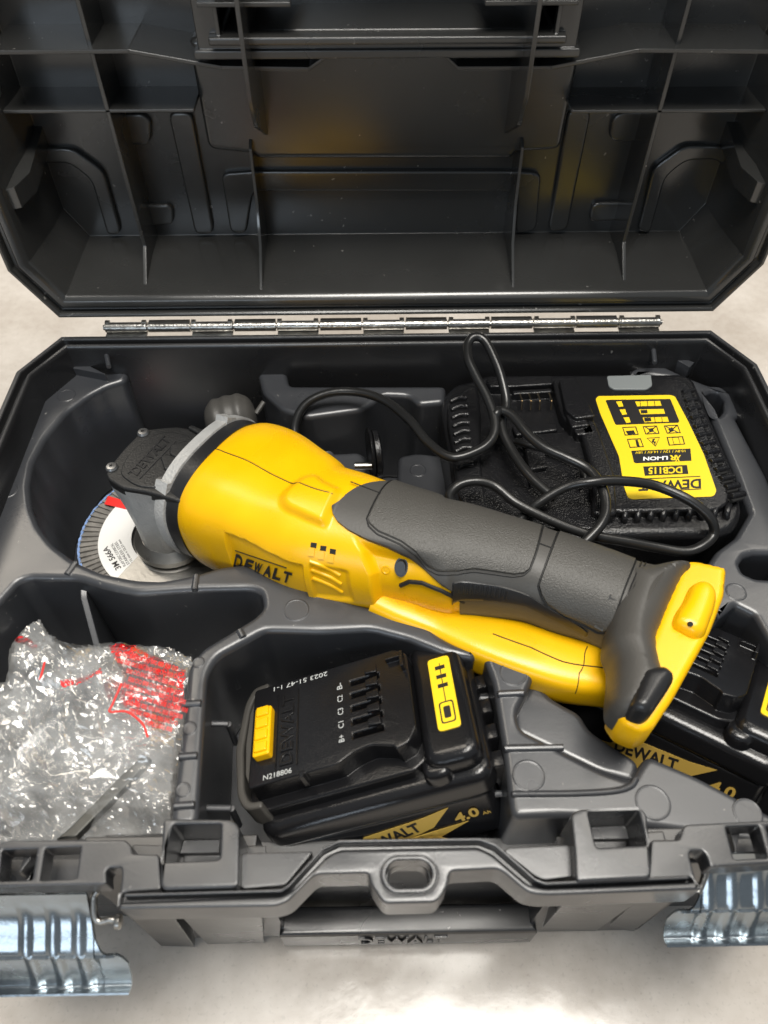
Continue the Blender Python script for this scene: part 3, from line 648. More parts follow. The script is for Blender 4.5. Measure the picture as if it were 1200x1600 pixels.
# gear case under the cover
cov = [(165, 739), (168, 730), (176, 722), (194, 700), (212, 682), (222, 672), (234, 670), (250, 668), (275, 666), (300, 670), (345, 682), (330, 730), (300, 790), (262, 778), (228, 768), (190, 762), (168, 748)]
ZC = 0.1
bm = bmesh.new()
C2 = rnd(U2(cov, ZC), .25, 3)
sp = U(264, 826, -5.2); NB = len(C2); R = []
for f, z in ((0, ZC-.3), (.06, ZC-.9), (.14, ZC-1.1), (.55, ZC-2.2), (.9, ZC-3.6), (1, ZC-4.4), (1, ZC-5.6)):
    r = []
    for x, y in C2:
        d = V((x-sp.x, y-sp.y)); tgt = d.normalized()*1.7; q = d.lerp(tgt, f); r.append(V((sp.x+q.x, sp.y+q.y, z)))
    R.append(r)
rings(bm, R, cap0=True, cap1=True); bmesh.ops.recalc_face_normals(bm, faces=bm.faces)
finish(bm, 'gear_case', CAST, GR, 40)
bm = bmesh.new(); plate(bm, C2, ZC-.75, ZC, .14, 3)
inn = rnd(U2([(186, 742), (200, 712), (232, 684), (262, 674), (298, 682), (312, 700), (286, 748), (255, 764), (215, 762)], ZC), .5, 4); plate(bm, inn, ZC-.1, ZC+.10, .08)
plate(bm, rnd(U2([(268, 700), (296, 694), (306, 702), (285, 724), (266, 716)], ZC), .25), ZC, ZC+.35, .1)
plate(bm, rnd(U2([(252, 718), (262, 714), (290, 724), (288, 740), (258, 738)], ZC), .1), ZC, ZC+.30, .1)
plate(bm, rnd(U2([(294, 672), (300, 668), (330, 680), (326, 690)], ZC), .1), ZC, ZC+.25, .1)
GC = finish(bm, 'gear_cover', GCOV, GR, 35)
bm = bmesh.new(); text(bm, 'DEWALT', U(214, 744, ZC+.1), U(268, 688, ZC+.1), U(202, 736, ZC+.1), .05, bold=.02)
for p, q in (((218, 748), (274, 690)), ((200, 740), (255, 684))): cyl(bm, U(*p, ZC+.12), U(*q, ZC+.12), .03, 6)
finish(bm, 'embossed_lettering', SATIN, GC, None)
for x, y in ((224, 677), (175, 731), (253, 753)):
    p = U(x, y, ZC); bm = bmesh.new(); lathe(bm, (p.x, p.y, ZC-.05), (0, 0, 1), [(.34, 0), (.34, .12), (.26, .22), (.12, .24), (.1, .12), (0, .12)], 20)
    for a in range(6): c_ = math.radians(60*a); box(bm, p.x+.1*math.cos(c_)-.025, p.x+.1*math.cos(c_)+.025, p.y+.1*math.sin(c_)-.025, p.y+.1*math.sin(c_)+.025, ZC+.1, ZC+.2)
    finish(bm, 'screw', SCREW, GC, 35)
bm = bmesh.new()
for x, y in ((218, 772), (231, 776)):
    p = U(x, y, ZC-1.3); prism(bm, [p+V((-.22, -.05, -.12)), p+V((.22, -.10, -.12)), p+V((.22, -.12, .2)), p+V((-.22, -.06, .2))], V((.02, -.35, -.05)))
finish(bm, 'case_slot', DARK, GR, None)  # solid dark blocks painting the shade inside the case slots
for x, y, r in ((246, 800, .5), (238, 826, .42)):
    p = U(x, y, -2.6 if y < 810 else -4.0); bm = bmesh.new(); lathe(bm, p, (-.15, -.85, .5), [(r*1.25, -.9), (r*1.25, -.05), (r*1.1, .05), (r*.62, .07), (r*.55, -.12), (0, -.12)], 22); finish(bm, 'bolt_eye', CAST, GR, 40)
# neck and spindle collar
bm = bmesh.new(); lathe(bm, (sp.x, sp.y, -7.2), (0, 0, 1), [(1.9, .2), (2.25, .2), (2.25, .6), (2.0, .65), (1.95, .95), (2.2, 1.0), (2.2, 1.4), (1.7, 1.8)], 48); finish(bm, 'spindle_collar', STEEL, GR, 35)
# flap disc and guard
dz = -7.9; dc = U(268, 832, dz+.4)
bm = bmesh.new(); lathe(bm, (dc.x, dc.y, dz), (0, 0, 1), [(0, -.1), (5.5, -.1), (5.5, .1), (2.2, .18), (2.0, .3), (0, .3)], 64)
FD = finish(bm, 'flap_disc', BLKP, GR, 35)
bm = bmesh.new()
for k in range(84):
    a = 2*math.pi*k/84; a2 = a+2*math.pi/84*1.35; r0, r1 = 4.3, 5.72
    q = []
    for r, aa, zz in ((r0, a, .2), (r1, a, .12), (r1, a2, .34), (r0, a2, .30)): q.append(V((dc.x+r*math.cos(aa), dc.y+r*math.sin(aa), dz+zz)))
    prism(bm, q, V((0, 0, -.12)))
finish(bm, 'flap_ring', FLAP, FD, 20)
bm = bmesh.new(); N_ = 260
R = []
for rr, zz in ((5.66, .30), (5.82, .26), (5.86, -.05), (5.8, -.5), (5.6, -.5)):
    R.append([V((dc.x+(rr+rnd_.uniform(-.035, .035))*math.cos(2*math.pi*k/N_), dc.y+(rr+rnd_.uniform(-.035, .035))*math.sin(2*math.pi*k/N_), dz+zz)) for k in range(N_)])
rings(bm, R); bmesh.ops.recalc_face_normals(bm, faces=bm.faces); finish(bm, 'blue_edge', BLUE, FD, 30)
bm = bmesh.new(); plate(bm, [circ(dc.x, dc.y, 4.55, 72), circ(dc.x, dc.y, 2.5, 48)[::-1]], dz+.30, dz+.40, .02); LB = finish(bm, 'disc_label', WHT, FD, 35)
bm = bmesh.new()
def sec(r0, r1, a0, a1, z, mi=0, n=8):
    a = [V((dc.x+r*math.cos(math.radians(t)), dc.y+r*math.sin(math.radians(t)), z)) for r, ts in ((r0, [a0+(a1-a0)*k/n for k in range(n+1)]), (r1, [a1-(a1-a0)*k/n for k in range(n+1)])) for t in ts]
    prism(bm, a, V((0, 0, .02)), mi)
q1, q2, q3, q4 = U(169, 775, dz+.41), U(210, 787, dz+.41), U(210, 799, dz+.41), U(163, 788, dz+.41)
prism(bm, [q1, q2, q3, q4], V((0, 0, .02))); finish(bm, 'red_stripe', RED, LB, None)
bm = bmesh.new(); zt_ = dz+.405
text(bm, '3M 566A', U(183, 884, zt_), U(170, 858, zt_), U(172, 889, zt_), .01, bold=.02) if False else text(bm, '3M 566A', U(190, 887, zt_), U(168, 853, zt_), U(181, 892, zt_), .01, bold=.02)
for i, s in enumerate(('FLAP DISC CONICAL', 'STAINLESS STEEL', '115 mm x 22,23 mm')):
    k = 7+i*6; text(bm, s, U(190+k, 887-k*.5, zt_), U(169+k, 852-k*.5, zt_), U(186+k, 889.5-k*.5, zt_), .01)
finish(bm, 'lettering', BLKP, LB, None)
bm = bmesh.new(); gz = dz+1.15; q_ = U(206, 882, gz); a0, a1 = math.degrees(math.atan2(q_.y-dc.y, q_.x-dc.x)), 70; P = []
ng = 60
outer = [(dc.x+6.3*math.cos(math.radians(a0+(a1-a0)*k/ng)), dc.y+6.3*math.sin(math.radians(a0+(a1-a0)*k/ng))) for k in range(ng+1)]
inner = [(dc.x+2.3*math.cos(math.radians(a1-(a1-a0)*k/ng)), dc.y+2.3*math.sin(math.radians(a1-(a1-a0)*k/ng))) for k in range(ng+1)]
plate(bm, outer+inner, gz, gz+.15, .03)
for k in range(ng):
    a, b_ = outer[k], outer[k+1]; prism(bm, [V((a[0], a[1], gz+.12)), V((b_[0], b_[1], gz+.12)), V((b_[0], b_[1], gz-1.5)), V((a[0], a[1], gz-1.5))], V((a[0]-dc.x, a[1]-dc.y, 0)).normalized()*.12)
finish(bm, 'wheel_guard', STEEL, GR, 30)
# clamp with bolt eye at the guard
bm = bmesh.new(); p = U(252, 838, -5.0)
prism(bm, [U(x, y, -4.6) for x, y in ((234, 772), (262, 778), (262, 830), (268, 850), (244, 838), (236, 812))], V((0, 0, -.9)))
lathe(bm, U(252, 832, -4.4), (-.3, -.8, .5), [(.75, -.6), (.75, 0), (.4, .02), (.4, -.3), (0, -.3)], 24)
finish(bm, 'guard_clamp', CAST, GR, 40)
# louvres, vents, switch
bm = bmesh.new()
def onb(lf, x, y, e=0.0):
    u, k = lf.find(x, y, .03); p = lf.pt(u, math.radians(k), e); a = (lf.pt(u+.05, math.radians(k), e)-p).normalized(); t = (lf.pt(u, math.radians(k+3), e)-p).normalized(); n_ = t.cross(a); n_ = n_ if n_.dot(CAM-p) > 0 else -n_
    return p, a, t, n_
def onbox(b, lf, x, y, la, lt, h, e=0.0, sk=0.0, mi=0):
    p, a, t, n_ = onb(lf, x, y, e); q = [p+a*la*i+(t+a*sk)*lt*j-n_*.1 for i, j in ((-.5, -.5), (.5, -.5), (.5, .5), (-.5, .5))]; prism(b, q, n_*(h+.1), mi)
for i in range(3):
    bm = bmesh.new(); onbox(bm, body, 490+i*15, 852+i*5, .30, .26, .01); finish(bm, 'vent_slot', DARK, GR, None)  # dark patch paints the vent's inner shade, no opening is cut
    bm = bmesh.new(); onbox(bm, body, 487+i*15, 862+i*5, .30, .42, .06); finish(bm, 'louvre', YEL, GR, 30)
for i in range(3):
    bm = bmesh.new(); P = [onb(body, x+i*2, y+i*13, -.02)[0] for x, y in ((484, 877), (500, 883), (516, 890), (531, 899))]; tube(bm, cat(P, 3), .11, 8); finish(bm, 'louvre', YEL, GR, 40)
bm = bmesh.new(); p, a, t, n_ = onb(body, 627, 886); 
for sc_, h0, h1 in ((.46, -.2, .03), (.34, 0, .22)):
    q = [p+a*(math.cos(2*math.pi*k/24)*sc_*.72)+t*(math.sin(2*math.pi*k/24)*sc_*1.1) for k in range(24)]; prism(bm, [v+n_*h0 for v in q], n_*(h1-h0))
finish(bm, 'lock_button', SATIN, GR, 40)
bm = bmesh.new(); p, a, t, n_ = onb(body, 603, 890, .0); lathe(bm, p, n_, [(.22, -.1), (.22, .03), (.19, .04), (.17, .02)], 20); cyl(bm, p-t*.1+n_*.01, p+t*.1+n_*.01, .02, 6)
finish(bm, 'lock_symbol', YEL, GR, None)
# name on the sunk panel
bm = bmesh.new()
def pp(u, k, e=.0): return body.pt(u, math.radians(k), e)
for k, ch in enumerate('DEWALT'):
    x, y = 366+k*15, 884+k*4.6; h = 20 if k == 0 else 16
    P = [onb(body, a, b, .05 if k else .09)[0] for a, b in ((x, y), (x+12, y+3.5), (x+4.5, y-h))]; text(bm, ch, P[0], P[1], P[2], .03, bold=.03)
tube(bm, [onb(body, 368+k*10, 860+k*3.4, .02)[0] for k in range(9)], .03, 5)
finish(bm, 'lettering', BLKP, GR, None)
# switch paddle
PD = [station((596, 905), (575, 965), -2.6, 3, .9), station((636, 916), (612, 985), -2.8, 3.4, .85), station((700, 934), (675, 1012), -3.1, 4, .85), station((775, 962), (742, 1046), -3.1, 4, .85), station((848, 984), (812, 1074), -3.1, 4, .85),
      station((900, 1000), (868, 1090), -3.1, 4, .85), station((948, 1008), (918, 1096), -3.1, 4, .85), station((980, 1018), (955, 1102), -3.1, 4, .85)]
pad = Loft(PD); bm = bmesh.new(); build(bm, pad, 0, 7, 90, 48, cap0=True, cap1=True); finish(bm, 'switch_paddle', YEL, GR, 40, wn=False)
bm = bmesh.new(); bm.free(); seam(pad, [(770, 990), (830, 1012), (880, 1034), (955, 1046)], .005, .03); seam(pad, [(918, 1010), (905, 1052), (896, 1090)], .005, .025)
# foot that takes the battery
def pillow(b, outline, z1, R, z0, step=.35, hmax=None, mi=0):
    """rounded slab over a polygon (xy), flat top at z1 with edge radius R, side walls down to z0"""
    from mathutils.geometry import delaunay_2d_cdt
    P = [V(p) for p in outline]; n = len(P)
    D = []
    for i in range(n):
        a, c = P[i], P[(i+1) % n]; m = max(1, int((c-a).length/step)); D += [a.lerp(c, k/m) for k in range(m)]
    def dist(p):
        best = 9
        for i in range(n):
            a, c = P[i], P[(i+1) % n]; ab = c-a; t = max(0, min(1, (p-a).dot(ab)/ab.length_squared)); best = min(best, (p-(a+ab*t)).length)
        return best
    def inside(p):
        r = False; j = n-1
        for i in range(n):
            if (P[i].y > p.y) != (P[j].y > p.y) and p.x < (P[j].x-P[i].x)*(p.y-P[i].y)/(P[j].y-P[i].y)+P[i].x: r = not r
            j = i
        return r
    pts = list(D); xs = [p.x for p in P]; ys = [p.y for p in P]; y = min(ys)
    while y < max(ys):
        x = min(xs)
        while x < max(xs):
            p = V((x, y))
            if inside(p) and dist(p) > step*.4: pts.append(p)
            x += step*.6
        y += step*.6
    nd = len(D)
    v2, e2, f2, *_ = delaunay_2d_cdt(pts, [(i, (i+1) % nd) for i in range(nd)], [list(range(nd))], 1, 1e-5)
    vs = []
    for q in v2:
        d = min(R, dist(q)); h = math.sqrt(max(0, 1-(1-d/R)**2)); vs.append(b.verts.new((q.x, q.y, z1-R+R*h)))
    fs = [b.faces.new([vs[i] for i in f]) for f in f2]
    bot = [b.verts.new((p.x, p.y, z0)) for p in D]
    top = [min(range(len(v2)), key=lambda i: (v2[i]-p).length_squared) for p in D]
    for i in range(nd):
        j = (i+1) % nd
        try: fs.append(b.faces.new((vs[top[i]], vs[top[j]], bot[j], bot[i])))
        except ValueError: pass
    for f in fs: f.material_index = mi
    bmesh.ops.recalc_face_normals(b, faces=fs)
bm = bmesh.new()
pillow(bm, rnd(U2([(1062, 884), (1078, 880), (1133, 892), (1129, 935), (1108, 990), (1085, 1032), (1050, 1095), (1020, 1140), (1000, 1148), (972, 1136), (956, 1112), (990, 1060)], .2), .2), .6, .3, -1.4, .2)
FT = finish(bm, 'battery_foot', YEL, GR, 40, wn=False)
bm = bmesh.new()
pillow(bm, rnd(U2([(976, 878), (1020, 876), (1060, 867), (1092, 874), (1072, 892), (1052, 935), (1030, 990), (1040, 1040), (1054, 1062), (1046, 1078), (1024, 1108), (1010, 1120), (984, 1118), (960, 1104), (958, 1080), (962, 1050), (962, 1020), (952, 1000), (960, 930)], 1.1), .45), 1.75, 1.5, -.8, .28)
finish(bm, 'foot_overmould', GRIP, GR, 40, wn=False)
bm = bmesh.new()
pillow(bm, rnd(U2([(1004, 1050), (1036, 1046), (1052, 1062), (1044, 1078), (1018, 1116), (1006, 1122), (980, 1112)], 1.3), .3), 2.0, .5, -.5, .22)
finish(bm, 'foot_bumper', SATIN, GR, 40, wn=False)
bm = bmesh.new()
pillow(bm, rnd(U2([(1080, 912), (1092, 904), (1112, 908), (1124, 926), (1120, 946), (1104, 990), (1086, 992), (1052, 974), (1056, 956), (1070, 936)], 1.0), .4), 1.25, .6, 0, .2)
finish(bm, 'hook_boss', YEL, FT, 40, wn=False)
bm = bmesh.new(); p = U(1079, 975, 1.22); lathe(bm, p, (0.1, -.5, .85), [(.11, -.1), (.11, .04), (0, .04)], 16, mi=0); finish(bm, 'boss_hole', DARK, FT, None)  # dark disc painting the shade inside the hole
# side handle screwed in behind the gear case
bm = bmesh.new(); A0, A1 = U(322, 664, -3.0), U(400, 646, -2.6); d = (A1-A0); P = []; rr = []
for k in range(41):
    t = k/40; P.append(A0+d*t*1.0); e = math.sqrt(max(.0004, 1-(2*t-1)**4)); rr.append((1.5+.035*math.cos(t*26))*e)
tube(bm, P, rr, 36); cyl(bm, A1, U(412, 628, -2.2), .16, 8); finish(bm, 'side_handle', GRIP, GR, 45, wn=False)

# ================================================================== BATTERY PACKS
def make_battery(name):
    """local frame: x along the pack (release button at -x), y across, z up (rail side up), origin at the middle of the underside"""
    b0 = bpy.data.objects.new(name, None); col.objects.link(b0); b0.empty_display_size = .02; ORIG[b0] = V((0, 0, 0))
    b = bmesh.new()
    # lower body
    plate(b, rnd([(-4.6, -3.6), (5.2, -3.6), (5.2, 3.6), (-4.6, 3.6)], .7, 4), 0, 3.2, .3, 3)
    plate(b, rnd([(-4.8, -3.75), (5.5, -3.75), (5.5, 3.75), (-4.8, 3.75)], .9, 4), 3.0, 4.6, .5, 4)
    plate(b, rnd([(2.9, -3.3), (5.3, -3.3), (5.3, 3.3), (2.9, 3.3)], .8, 4), 4.2, 5.6, .5, 4)
    for s in (-1, 1):
        plate(b, rnd([(2.7, s*3.0-.6), (3.9, s*3.0-.6), (3.9, s*3.0+.6), (2.7, s*3.0+.6)], .5, 4), 4.2, 5.2, .3, 3)
    for k in range(5): box(b, 5.3, 5.95, -3.0+k*1.35, -2.2+k*1.35, .8, 3.9, bev=.2)
    finish(b, 'pack_body', BATT, b0, 35, local=True)
    # rail block
    b = bmesh.new()
    slots = []
    for y in (-1.3, -.6, .1, .8, 1.5): slots.append([(1.55, y-.14), (.2, y-.14), (.2, y+.14), (1.55, y+.14)][::-1])
    out = [(-4.6, -2.45), (-.6, -2.45), (0.1, -2.1), (.9, -1.95), (1.9, -2.3), (2.0, -2.5), (2.6, -2.3), (2.95, -1.7), (2.95, 2.3), (2.4, 2.75), (-4.6, 2.75)]
    plate(b, [rnd(out, .18)]+slots, 5.05, 6.15, .07)
    box(b, -.3, 2.0, -1.8, 1.9, 5.0, 5.3)
    plate(b, rnd([(-5.0, -3.0), (2.4, -3.0), (3.1, -2.5), (3.1, 2.9), (2.4, 3.2), (-5.0, 3.2)], .3), 4.3, 5.12, .1)
    for y in (-.95, -.25, .45, 1.15, 1.85): plate(b, [(.95, y-.16), (1.5, y-.22), (1.5, y+.22), (.95, y+.16)], 6.1, 6.32, .03)
    box(b, 2.0, 2.8, 2.0, 2.15, 6.1, 6.45); box(b, 2.7, 2.85, 1.3, 2.15, 6.1, 6.6); box(b, -2.2, -2.0, -2.7, -2.4, 5.6, 6.3)
    rl = finish(b, 'terminal_rail', BATT, b0, 35, local=True)
    b = bmesh.new()
    for y in (-1.3, -.6, .1, .8, 1.5):
        for x in (.3, 1.2): box(b, x, x+.2, y-.035, y+.035, 5.3, 5.85)
    finish(b, 'contacts', BRASS, rl, None, local=True)
    b = bmesh.new()
    text(b, 'DEWALT', (-2.55, -1.8, 6.15), (-2.55, 1.9, 6.15), (-3.15, -1.8, 6.15), .05, bold=.02)
    for x in (-2.35, -3.35): box(b, x-.03, x+.03, -1.95, 2.05, 6.12, 6.2)
    finish(b, 'embossed_lettering', BATT, rl, None, local=True)
    b = bmesh.new()
    text(b, 'N218806', (-3.9, -2.25, 6.15), (-2.6, -2.25, 6.15), (-3.9, -2.0, 6.15), .01)
    text(b, '2023 51-47 1-1', (-.9, 2.6, 6.15), (-3.6, 2.6, 6.15), (-.9, 2.35, 6.15), .01)
    for y, s in zip((-1.3, -.6, .1, .8, 1.5), ('B+', 'C1', 'C3', 'C2', 'B-')): text(b, s, (-.2, y-.15, 6.15), (-.2, y+.2, 6.15), (-.45, y-.15, 6.15), .01)
    finish(b, 'lettering', LENS, rl, None, local=True)
    # release lip and button
    b = bmesh.new()
    arc = [(-4.75, -2.7), (-4.95, -1.5), (-5.05, 0), (-4.95, 1.6), (-4.7, 2.9)]
    o1 = [(-4.1, -3.2), (-4.9, -3.1), (-5.3, -2.4), (-5.6, 0), (-5.3, 2.5), (-4.9, 3.3), (-4.1, 3.4)]
    i1 = [(-4.1, 3.0), (-4.7, 2.9), (-5.0, 2.2), (-5.2, 0), (-5.0, -2.1), (-4.7, -2.8), (-4.1, -2.85)]
    plate(b, rnd(o1+i1, .3, 4), 4.4, 5.75, .12, 3); finish(b, 'release_lip', GRIP, b0, 35, local=True)  # the lip's lit look is put into its lighter grey
    b = bmesh.new(); plate(b, rnd([(-4.55, -2.4), (-4.35, -2.4), (-4.35, 2.7), (-4.55, 2.7), (-4.85, 1.6), (-4.95, 0), (-4.85, -1.6)], .1), 4.9, 5.95, .03); finish(b, 'foam_strip', GRIP, b0, 35, local=True)
    b = bmesh.new()
    plate(b, rnd([(-4.3, -1.25), (-3.5, -1.25), (-3.5, 1.3), (-4.3, 1.3)], .12), 6.1, 6.55, .08)
    for k in range(4): plate(b, rnd([(-4.2, -1.1+k*.62), (-3.6, -1.1+k*.62), (-3.6, -.6+k*.62), (-4.2, -.6+k*.62)], .08), 6.5, 6.66, .07)
    finish(b, 'release_button', YEL, b0, 35, local=True)
    # gauge label on the shoulder
    b = bmesh.new(); plate(b, rnd([(3.75, -1.9), (4.75, -1.9), (4.75, 1.95), (3.75, 1.95)], .2), 5.55, 5.66, .02); gl = finish(b, 'gauge_label', YLAB, b0, 35, local=True)
    b = bmesh.new()
    for y in (.35, .85, 1.35): box(b, 4.05, 4.5, y-.1, y+.1, 5.65, 5.675)
    box(b, 4.26, 4.3, -.5, 1.6, 5.65, 5.67)
    plate(b, [rnd([(3.95, -1.6), (4.6, -1.6), (4.6, -.5), (3.95, -.5)], .15), rnd([(4.01, -1.54), (4.54, -1.54), (4.54, -.56), (4.01, -.56)], .12)[::-1]], 5.64, 5.675, .005)
    plate(b, rnd([(4.12, -1.35), (4.42, -1.35), (4.42, -.75), (4.12, -.75)], .08), 5.64, 5.675, .005)
    finish(b, 'gauge_print', BLKP, gl, None, local=True)
    # printed band along the long sides
    b = bmesh.new(); Y = -3.62; z0, z1 = .5, 2.9
    prism(b, [V((-4.3, Y, z0)), V((-3.0, Y, z0+.55)), V((-1.6, Y, z0+.9)), V((-.9, Y, z1-.6)), V((1.9, Y, z1-.3)), V((3.1, Y, z1)), V((2.1, Y, z1-1.2)), V((.9, Y, z0+.8)), V((3.6, Y, z0+1.0)), V((1.5, Y, z0)), V((-.8, Y, z0-.1)), V((-1.4, Y, z0+.25))], V((0, -.02, 0)))
    finish(b, 'ochre_band', YBRN, b0, None, local=True)
    b = bmesh.new(); Y2 = -3.645
    text(b, 'DEWALT', (-1.3, Y2, 1.1), (1.6, Y2, 1.7), (-1.4, Y2, 1.85), .01, bold=.03)
    finish(b, 'lettering', BLKP, b0, None, local=True)
    b = bmesh.new()
    text(b, 'XR', (.2, Y2-.02, .25), (2.4, Y2-.02, .6), (.2, Y2-.02, 1.2), .02, bold=.03); text(b, '4.0', (3.1, Y2, 1.6), (4.2, Y2, 1.75), (3.1, Y2, 2.3), .01, bold=.03); text(b, 'Ah', (4.3, Y2, 1.7), (4.65, Y2, 1.7), (4.3, Y2, 1.95), .01)
    finish(b, 'lettering', YBRN, b0, None, local=True)
    return b0
def place(o, loc, yaw, pitch, roll):
    o.location = W(loc); o.rotation_euler = Matrix.LocRotScale(None, (Matrix.Rotation(math.radians(yaw), 3, 'Z') @ Matrix.Rotation(math.radians(pitch), 3, 'Y') @ Matrix.Rotation(math.radians(roll), 3, 'X')).to_quaternion(), None).to_euler()
BT1 = make_battery('battery_pack')
BSC = 1.07
def place_at(o, px, z, local, yaw, pitch, roll):
    m = Matrix.Rotation(math.radians(yaw), 3, 'Z') @ Matrix.Rotation(math.radians(pitch), 3, 'Y') @ Matrix.Rotation(math.radians(roll), 3, 'X')
    place(o, U(*px, z)-m @ V(local)*BSC, yaw, pitch, roll); o.scale = (BSC,)*3
place_at(BT1, (572, 1101), -2.5, (.87, .1, 6.15), 8, -18, -14)
tag(BT1, label='black battery pack with yellow release button, lying loose in the middle front pocket', category='battery', group='slide-on battery packs')
BT2 = BT1.copy(); col.objects.link(BT2)
for ch in list(BT1.children):
    c2 = ch.copy(); col.objects.link(c2); c2.parent = BT2
    for g2 in ch.children: d2 = g2.copy(); col.objects.link(d2); d2.parent = c2
BSC = 1.0; place_at(BT2, (1108, 1022), -2.6, (.87, .1, 6.15), -34, -5, -22)
BT2['label'] = 'black battery pack cut by the picture edge, against the yellow foot of the grinder'

# ================================================================== CHARGER
CH = thing('battery_charger', 'black battery charger with yellow instruction label in the upper corner pocket', 'charger', (11, 31, -8))
ZG = -1.4
bm = bmesh.new()
co = [(688, 640), (696, 612), (712, 598), (735, 594), (760, 584), (1068, 582), (1086, 592), (1152, 745), (1162, 800), (1150, 826), (1120, 836), (940, 838), (930, 848), (760, 845), (706, 752), (700, 700)]
cp = rnd(U2(co, ZG-.6), .5, 4)
plate(bm, cp, -7.5, ZG-.55, .5, 4)
# raised label half
lab = [(880, 590), (902, 586), (1060, 590), (1078, 600), (1140, 770), (1138, 786), (1120, 796), (965, 800), (950, 790), (940, 730), (915, 670), (888, 640)]
plate(bm, rnd(U2(lab, ZG), .3, 4), -3, ZG, .18, 3)
plate(bm, rnd(U2([(864, 590), (900, 590), (936, 668), (962, 740), (966, 800), (945, 806), (926, 800), (926, 735), (908, 672), (880, 650), (870, 620)], ZG+.35), .25, 4), -3, ZG+.3, .25, 3)
# dock floor steps
for P, z in (([(760, 590), (862, 586), (864, 600), (800, 604), (765, 604)], ZG+.1), ([(800, 665), (870, 660), (872, 672), (806, 680)], ZG-.2), ([(815, 680), (900, 672), (912, 700), (925, 750), (870, 790), (830, 770)], ZG-.3), ([(760, 760), (900, 760), (938, 800), (936, 826), (770, 826), (748, 790)], ZG-.15),
             ([(874, 592), (900, 590), (930, 650), (900, 654), (884, 640)], ZG+.75), ([(880, 636), (905, 634), (922, 664), (894, 668)], ZG+.5), ([(892, 660), (920, 656), (930, 676), (902, 680)], ZG+.3), ([(800, 610), (862, 606), (864, 612), (802, 616)], ZG+.0), ([(820, 700), (850, 697), (856, 730), (828, 734)], ZG+.05)):
    plate(bm, rnd(U2(P, z), .15), -3, z, .1)
# spine beside the left vents
plate(bm, rnd(U2([(700, 626), (735, 598), (748, 602), (752, 640), (752, 720), (765, 810), (748, 838), (715, 770), (708, 700), (700, 660)], ZG), .4), -4, ZG-.05, .3, 3)
CB = finish(bm, 'charger_body', GLOSS, CH, 32)
for k in range(9):   # left vent fins
    bm = bmesh.new(); a = U(704+k*1.3, 628+k*13.0, ZG+.02); b_ = U(729+k*1.3, 622+k*13.0, ZG+.05); m_ = (a+b_)/2+V((0, .12, .05)); tube(bm, cat([a, m_, b_], 4), .14, 8); finish(bm, 'vent_fin', GLOSS, CH, 40)
for k in range(13):   # right vent slots with fins between
    t = k/12; x = 1075+t*76-8*math.sin(t*3.1); y = 613+t*162
    bm = bmesh.new(); a = U(x-9, y+1, ZG-.0); b_ = U(x+9+2*t, y-3, ZG-.25); tube(bm, [a, b_], .17+.04*t, 10); finish(bm, 'vent_fin', GLOSS, CH, 40)
bm = bmesh.new()
for k in range(13):
    t = k/12; x = 1075+t*76-8*math.sin(t*3.1); y = 613+t*162+6+t
    cyl(bm, U(x-8, y+1, ZG-.02), U(x+9, y-3, ZG-.25), .10, 8)
finish(bm, 'vent_slots', DARK, CH, None)  # dark rods painting the shade between the fins
for k in range(9):   # front vents: fins standing on the front edge
    x = 975+k*20.0; bm = bmesh.new(); P = [U(x+4, 795-k*.8, ZG-.35), U(x+2, 803-k*.8, ZG-.2), U(x, 816-k*.8, ZG-.6), U(x-1, 832-k*.8, ZG-2.2)]; tube(bm, cat(P, 4), .18, 10); finish(bm, 'vent_fin', GLOSS, CH, 40)
# contact pins
for k in range(4):
    x = 815+k*14+(4 if k == 3 else 0); bm = bmesh.new(); cyl(bm, U(x, 640, ZG-.4), U(x+1, 626, ZG+.35), .05, 6); cyl(bm, U(x+1, 626, ZG+.35), U(x-3, 614, ZG-.1), .05, 6); finish(bm, 'contact_pin', BRASS, CH, None)
bm = bmesh.new(); plate(bm, rnd(U2([(948, 588), (1017, 586), (1019, 603), (1010, 609), (960, 609), (951, 604)], ZG+.05), .15), ZG-.2, ZG+.1, .05); finish(bm, 'status_lens', mat('smoked_lens', (0.20, 0.215, 0.215), 0.3), CH, 35)
# instruction label
zl_ = ZG+.0
def LG(x, y, z=None): return U(900+x/4, 580+y/4, zl_+.03 if z is None else z)
bm = bmesh.new(); LO = [(122, 172), (140, 155), (590, 148), (618, 156), (700, 310), (800, 520), (878, 745), (866, 775), (845, 783), (350, 799), (325, 790), (300, 720), (268, 530), (215, 410), (150, 260)]
plate(bm, rnd([(LG(x, y).x, LG(x, y).y) for x, y in LO], .12), zl_-.02, zl_+.03, .01); LA = finish(bm, 'instruction_label', YLAB, CH, 35)
bm = bmesh.new()
def blk(P, t=.012): prism(bm, [LG(x, y) for x, y in P], V((0, 0, t)))
blk([(185, 185), (195, 180), (585, 174), (592, 180), (646, 312), (640, 322), (255, 336), (244, 330)])
blk([(345, 498), (715, 484), (722, 560), (375, 576), (362, 570)]); blk([(420, 596), (694, 587), (702, 642), (430, 654)])
blk([(370, 673), (776, 655), (777, 660), (371, 679)]); blk([(560, 744), (783, 734), (784, 739), (561, 750)])
def frame_px(P, w_=6):
    cx = sum(p[0] for p in P)/len(P); cy = sum(p[1] for p in P)/len(P)
    for i in range(len(P)):
        a, b_ = P[i], P[(i+1) % len(P)]; f = lambda p: (p[0]+(cx-p[0])*w_/45, p[1]+(cy-p[1])*w_/30)
        blk([a, b_, f(b_), f(a)])
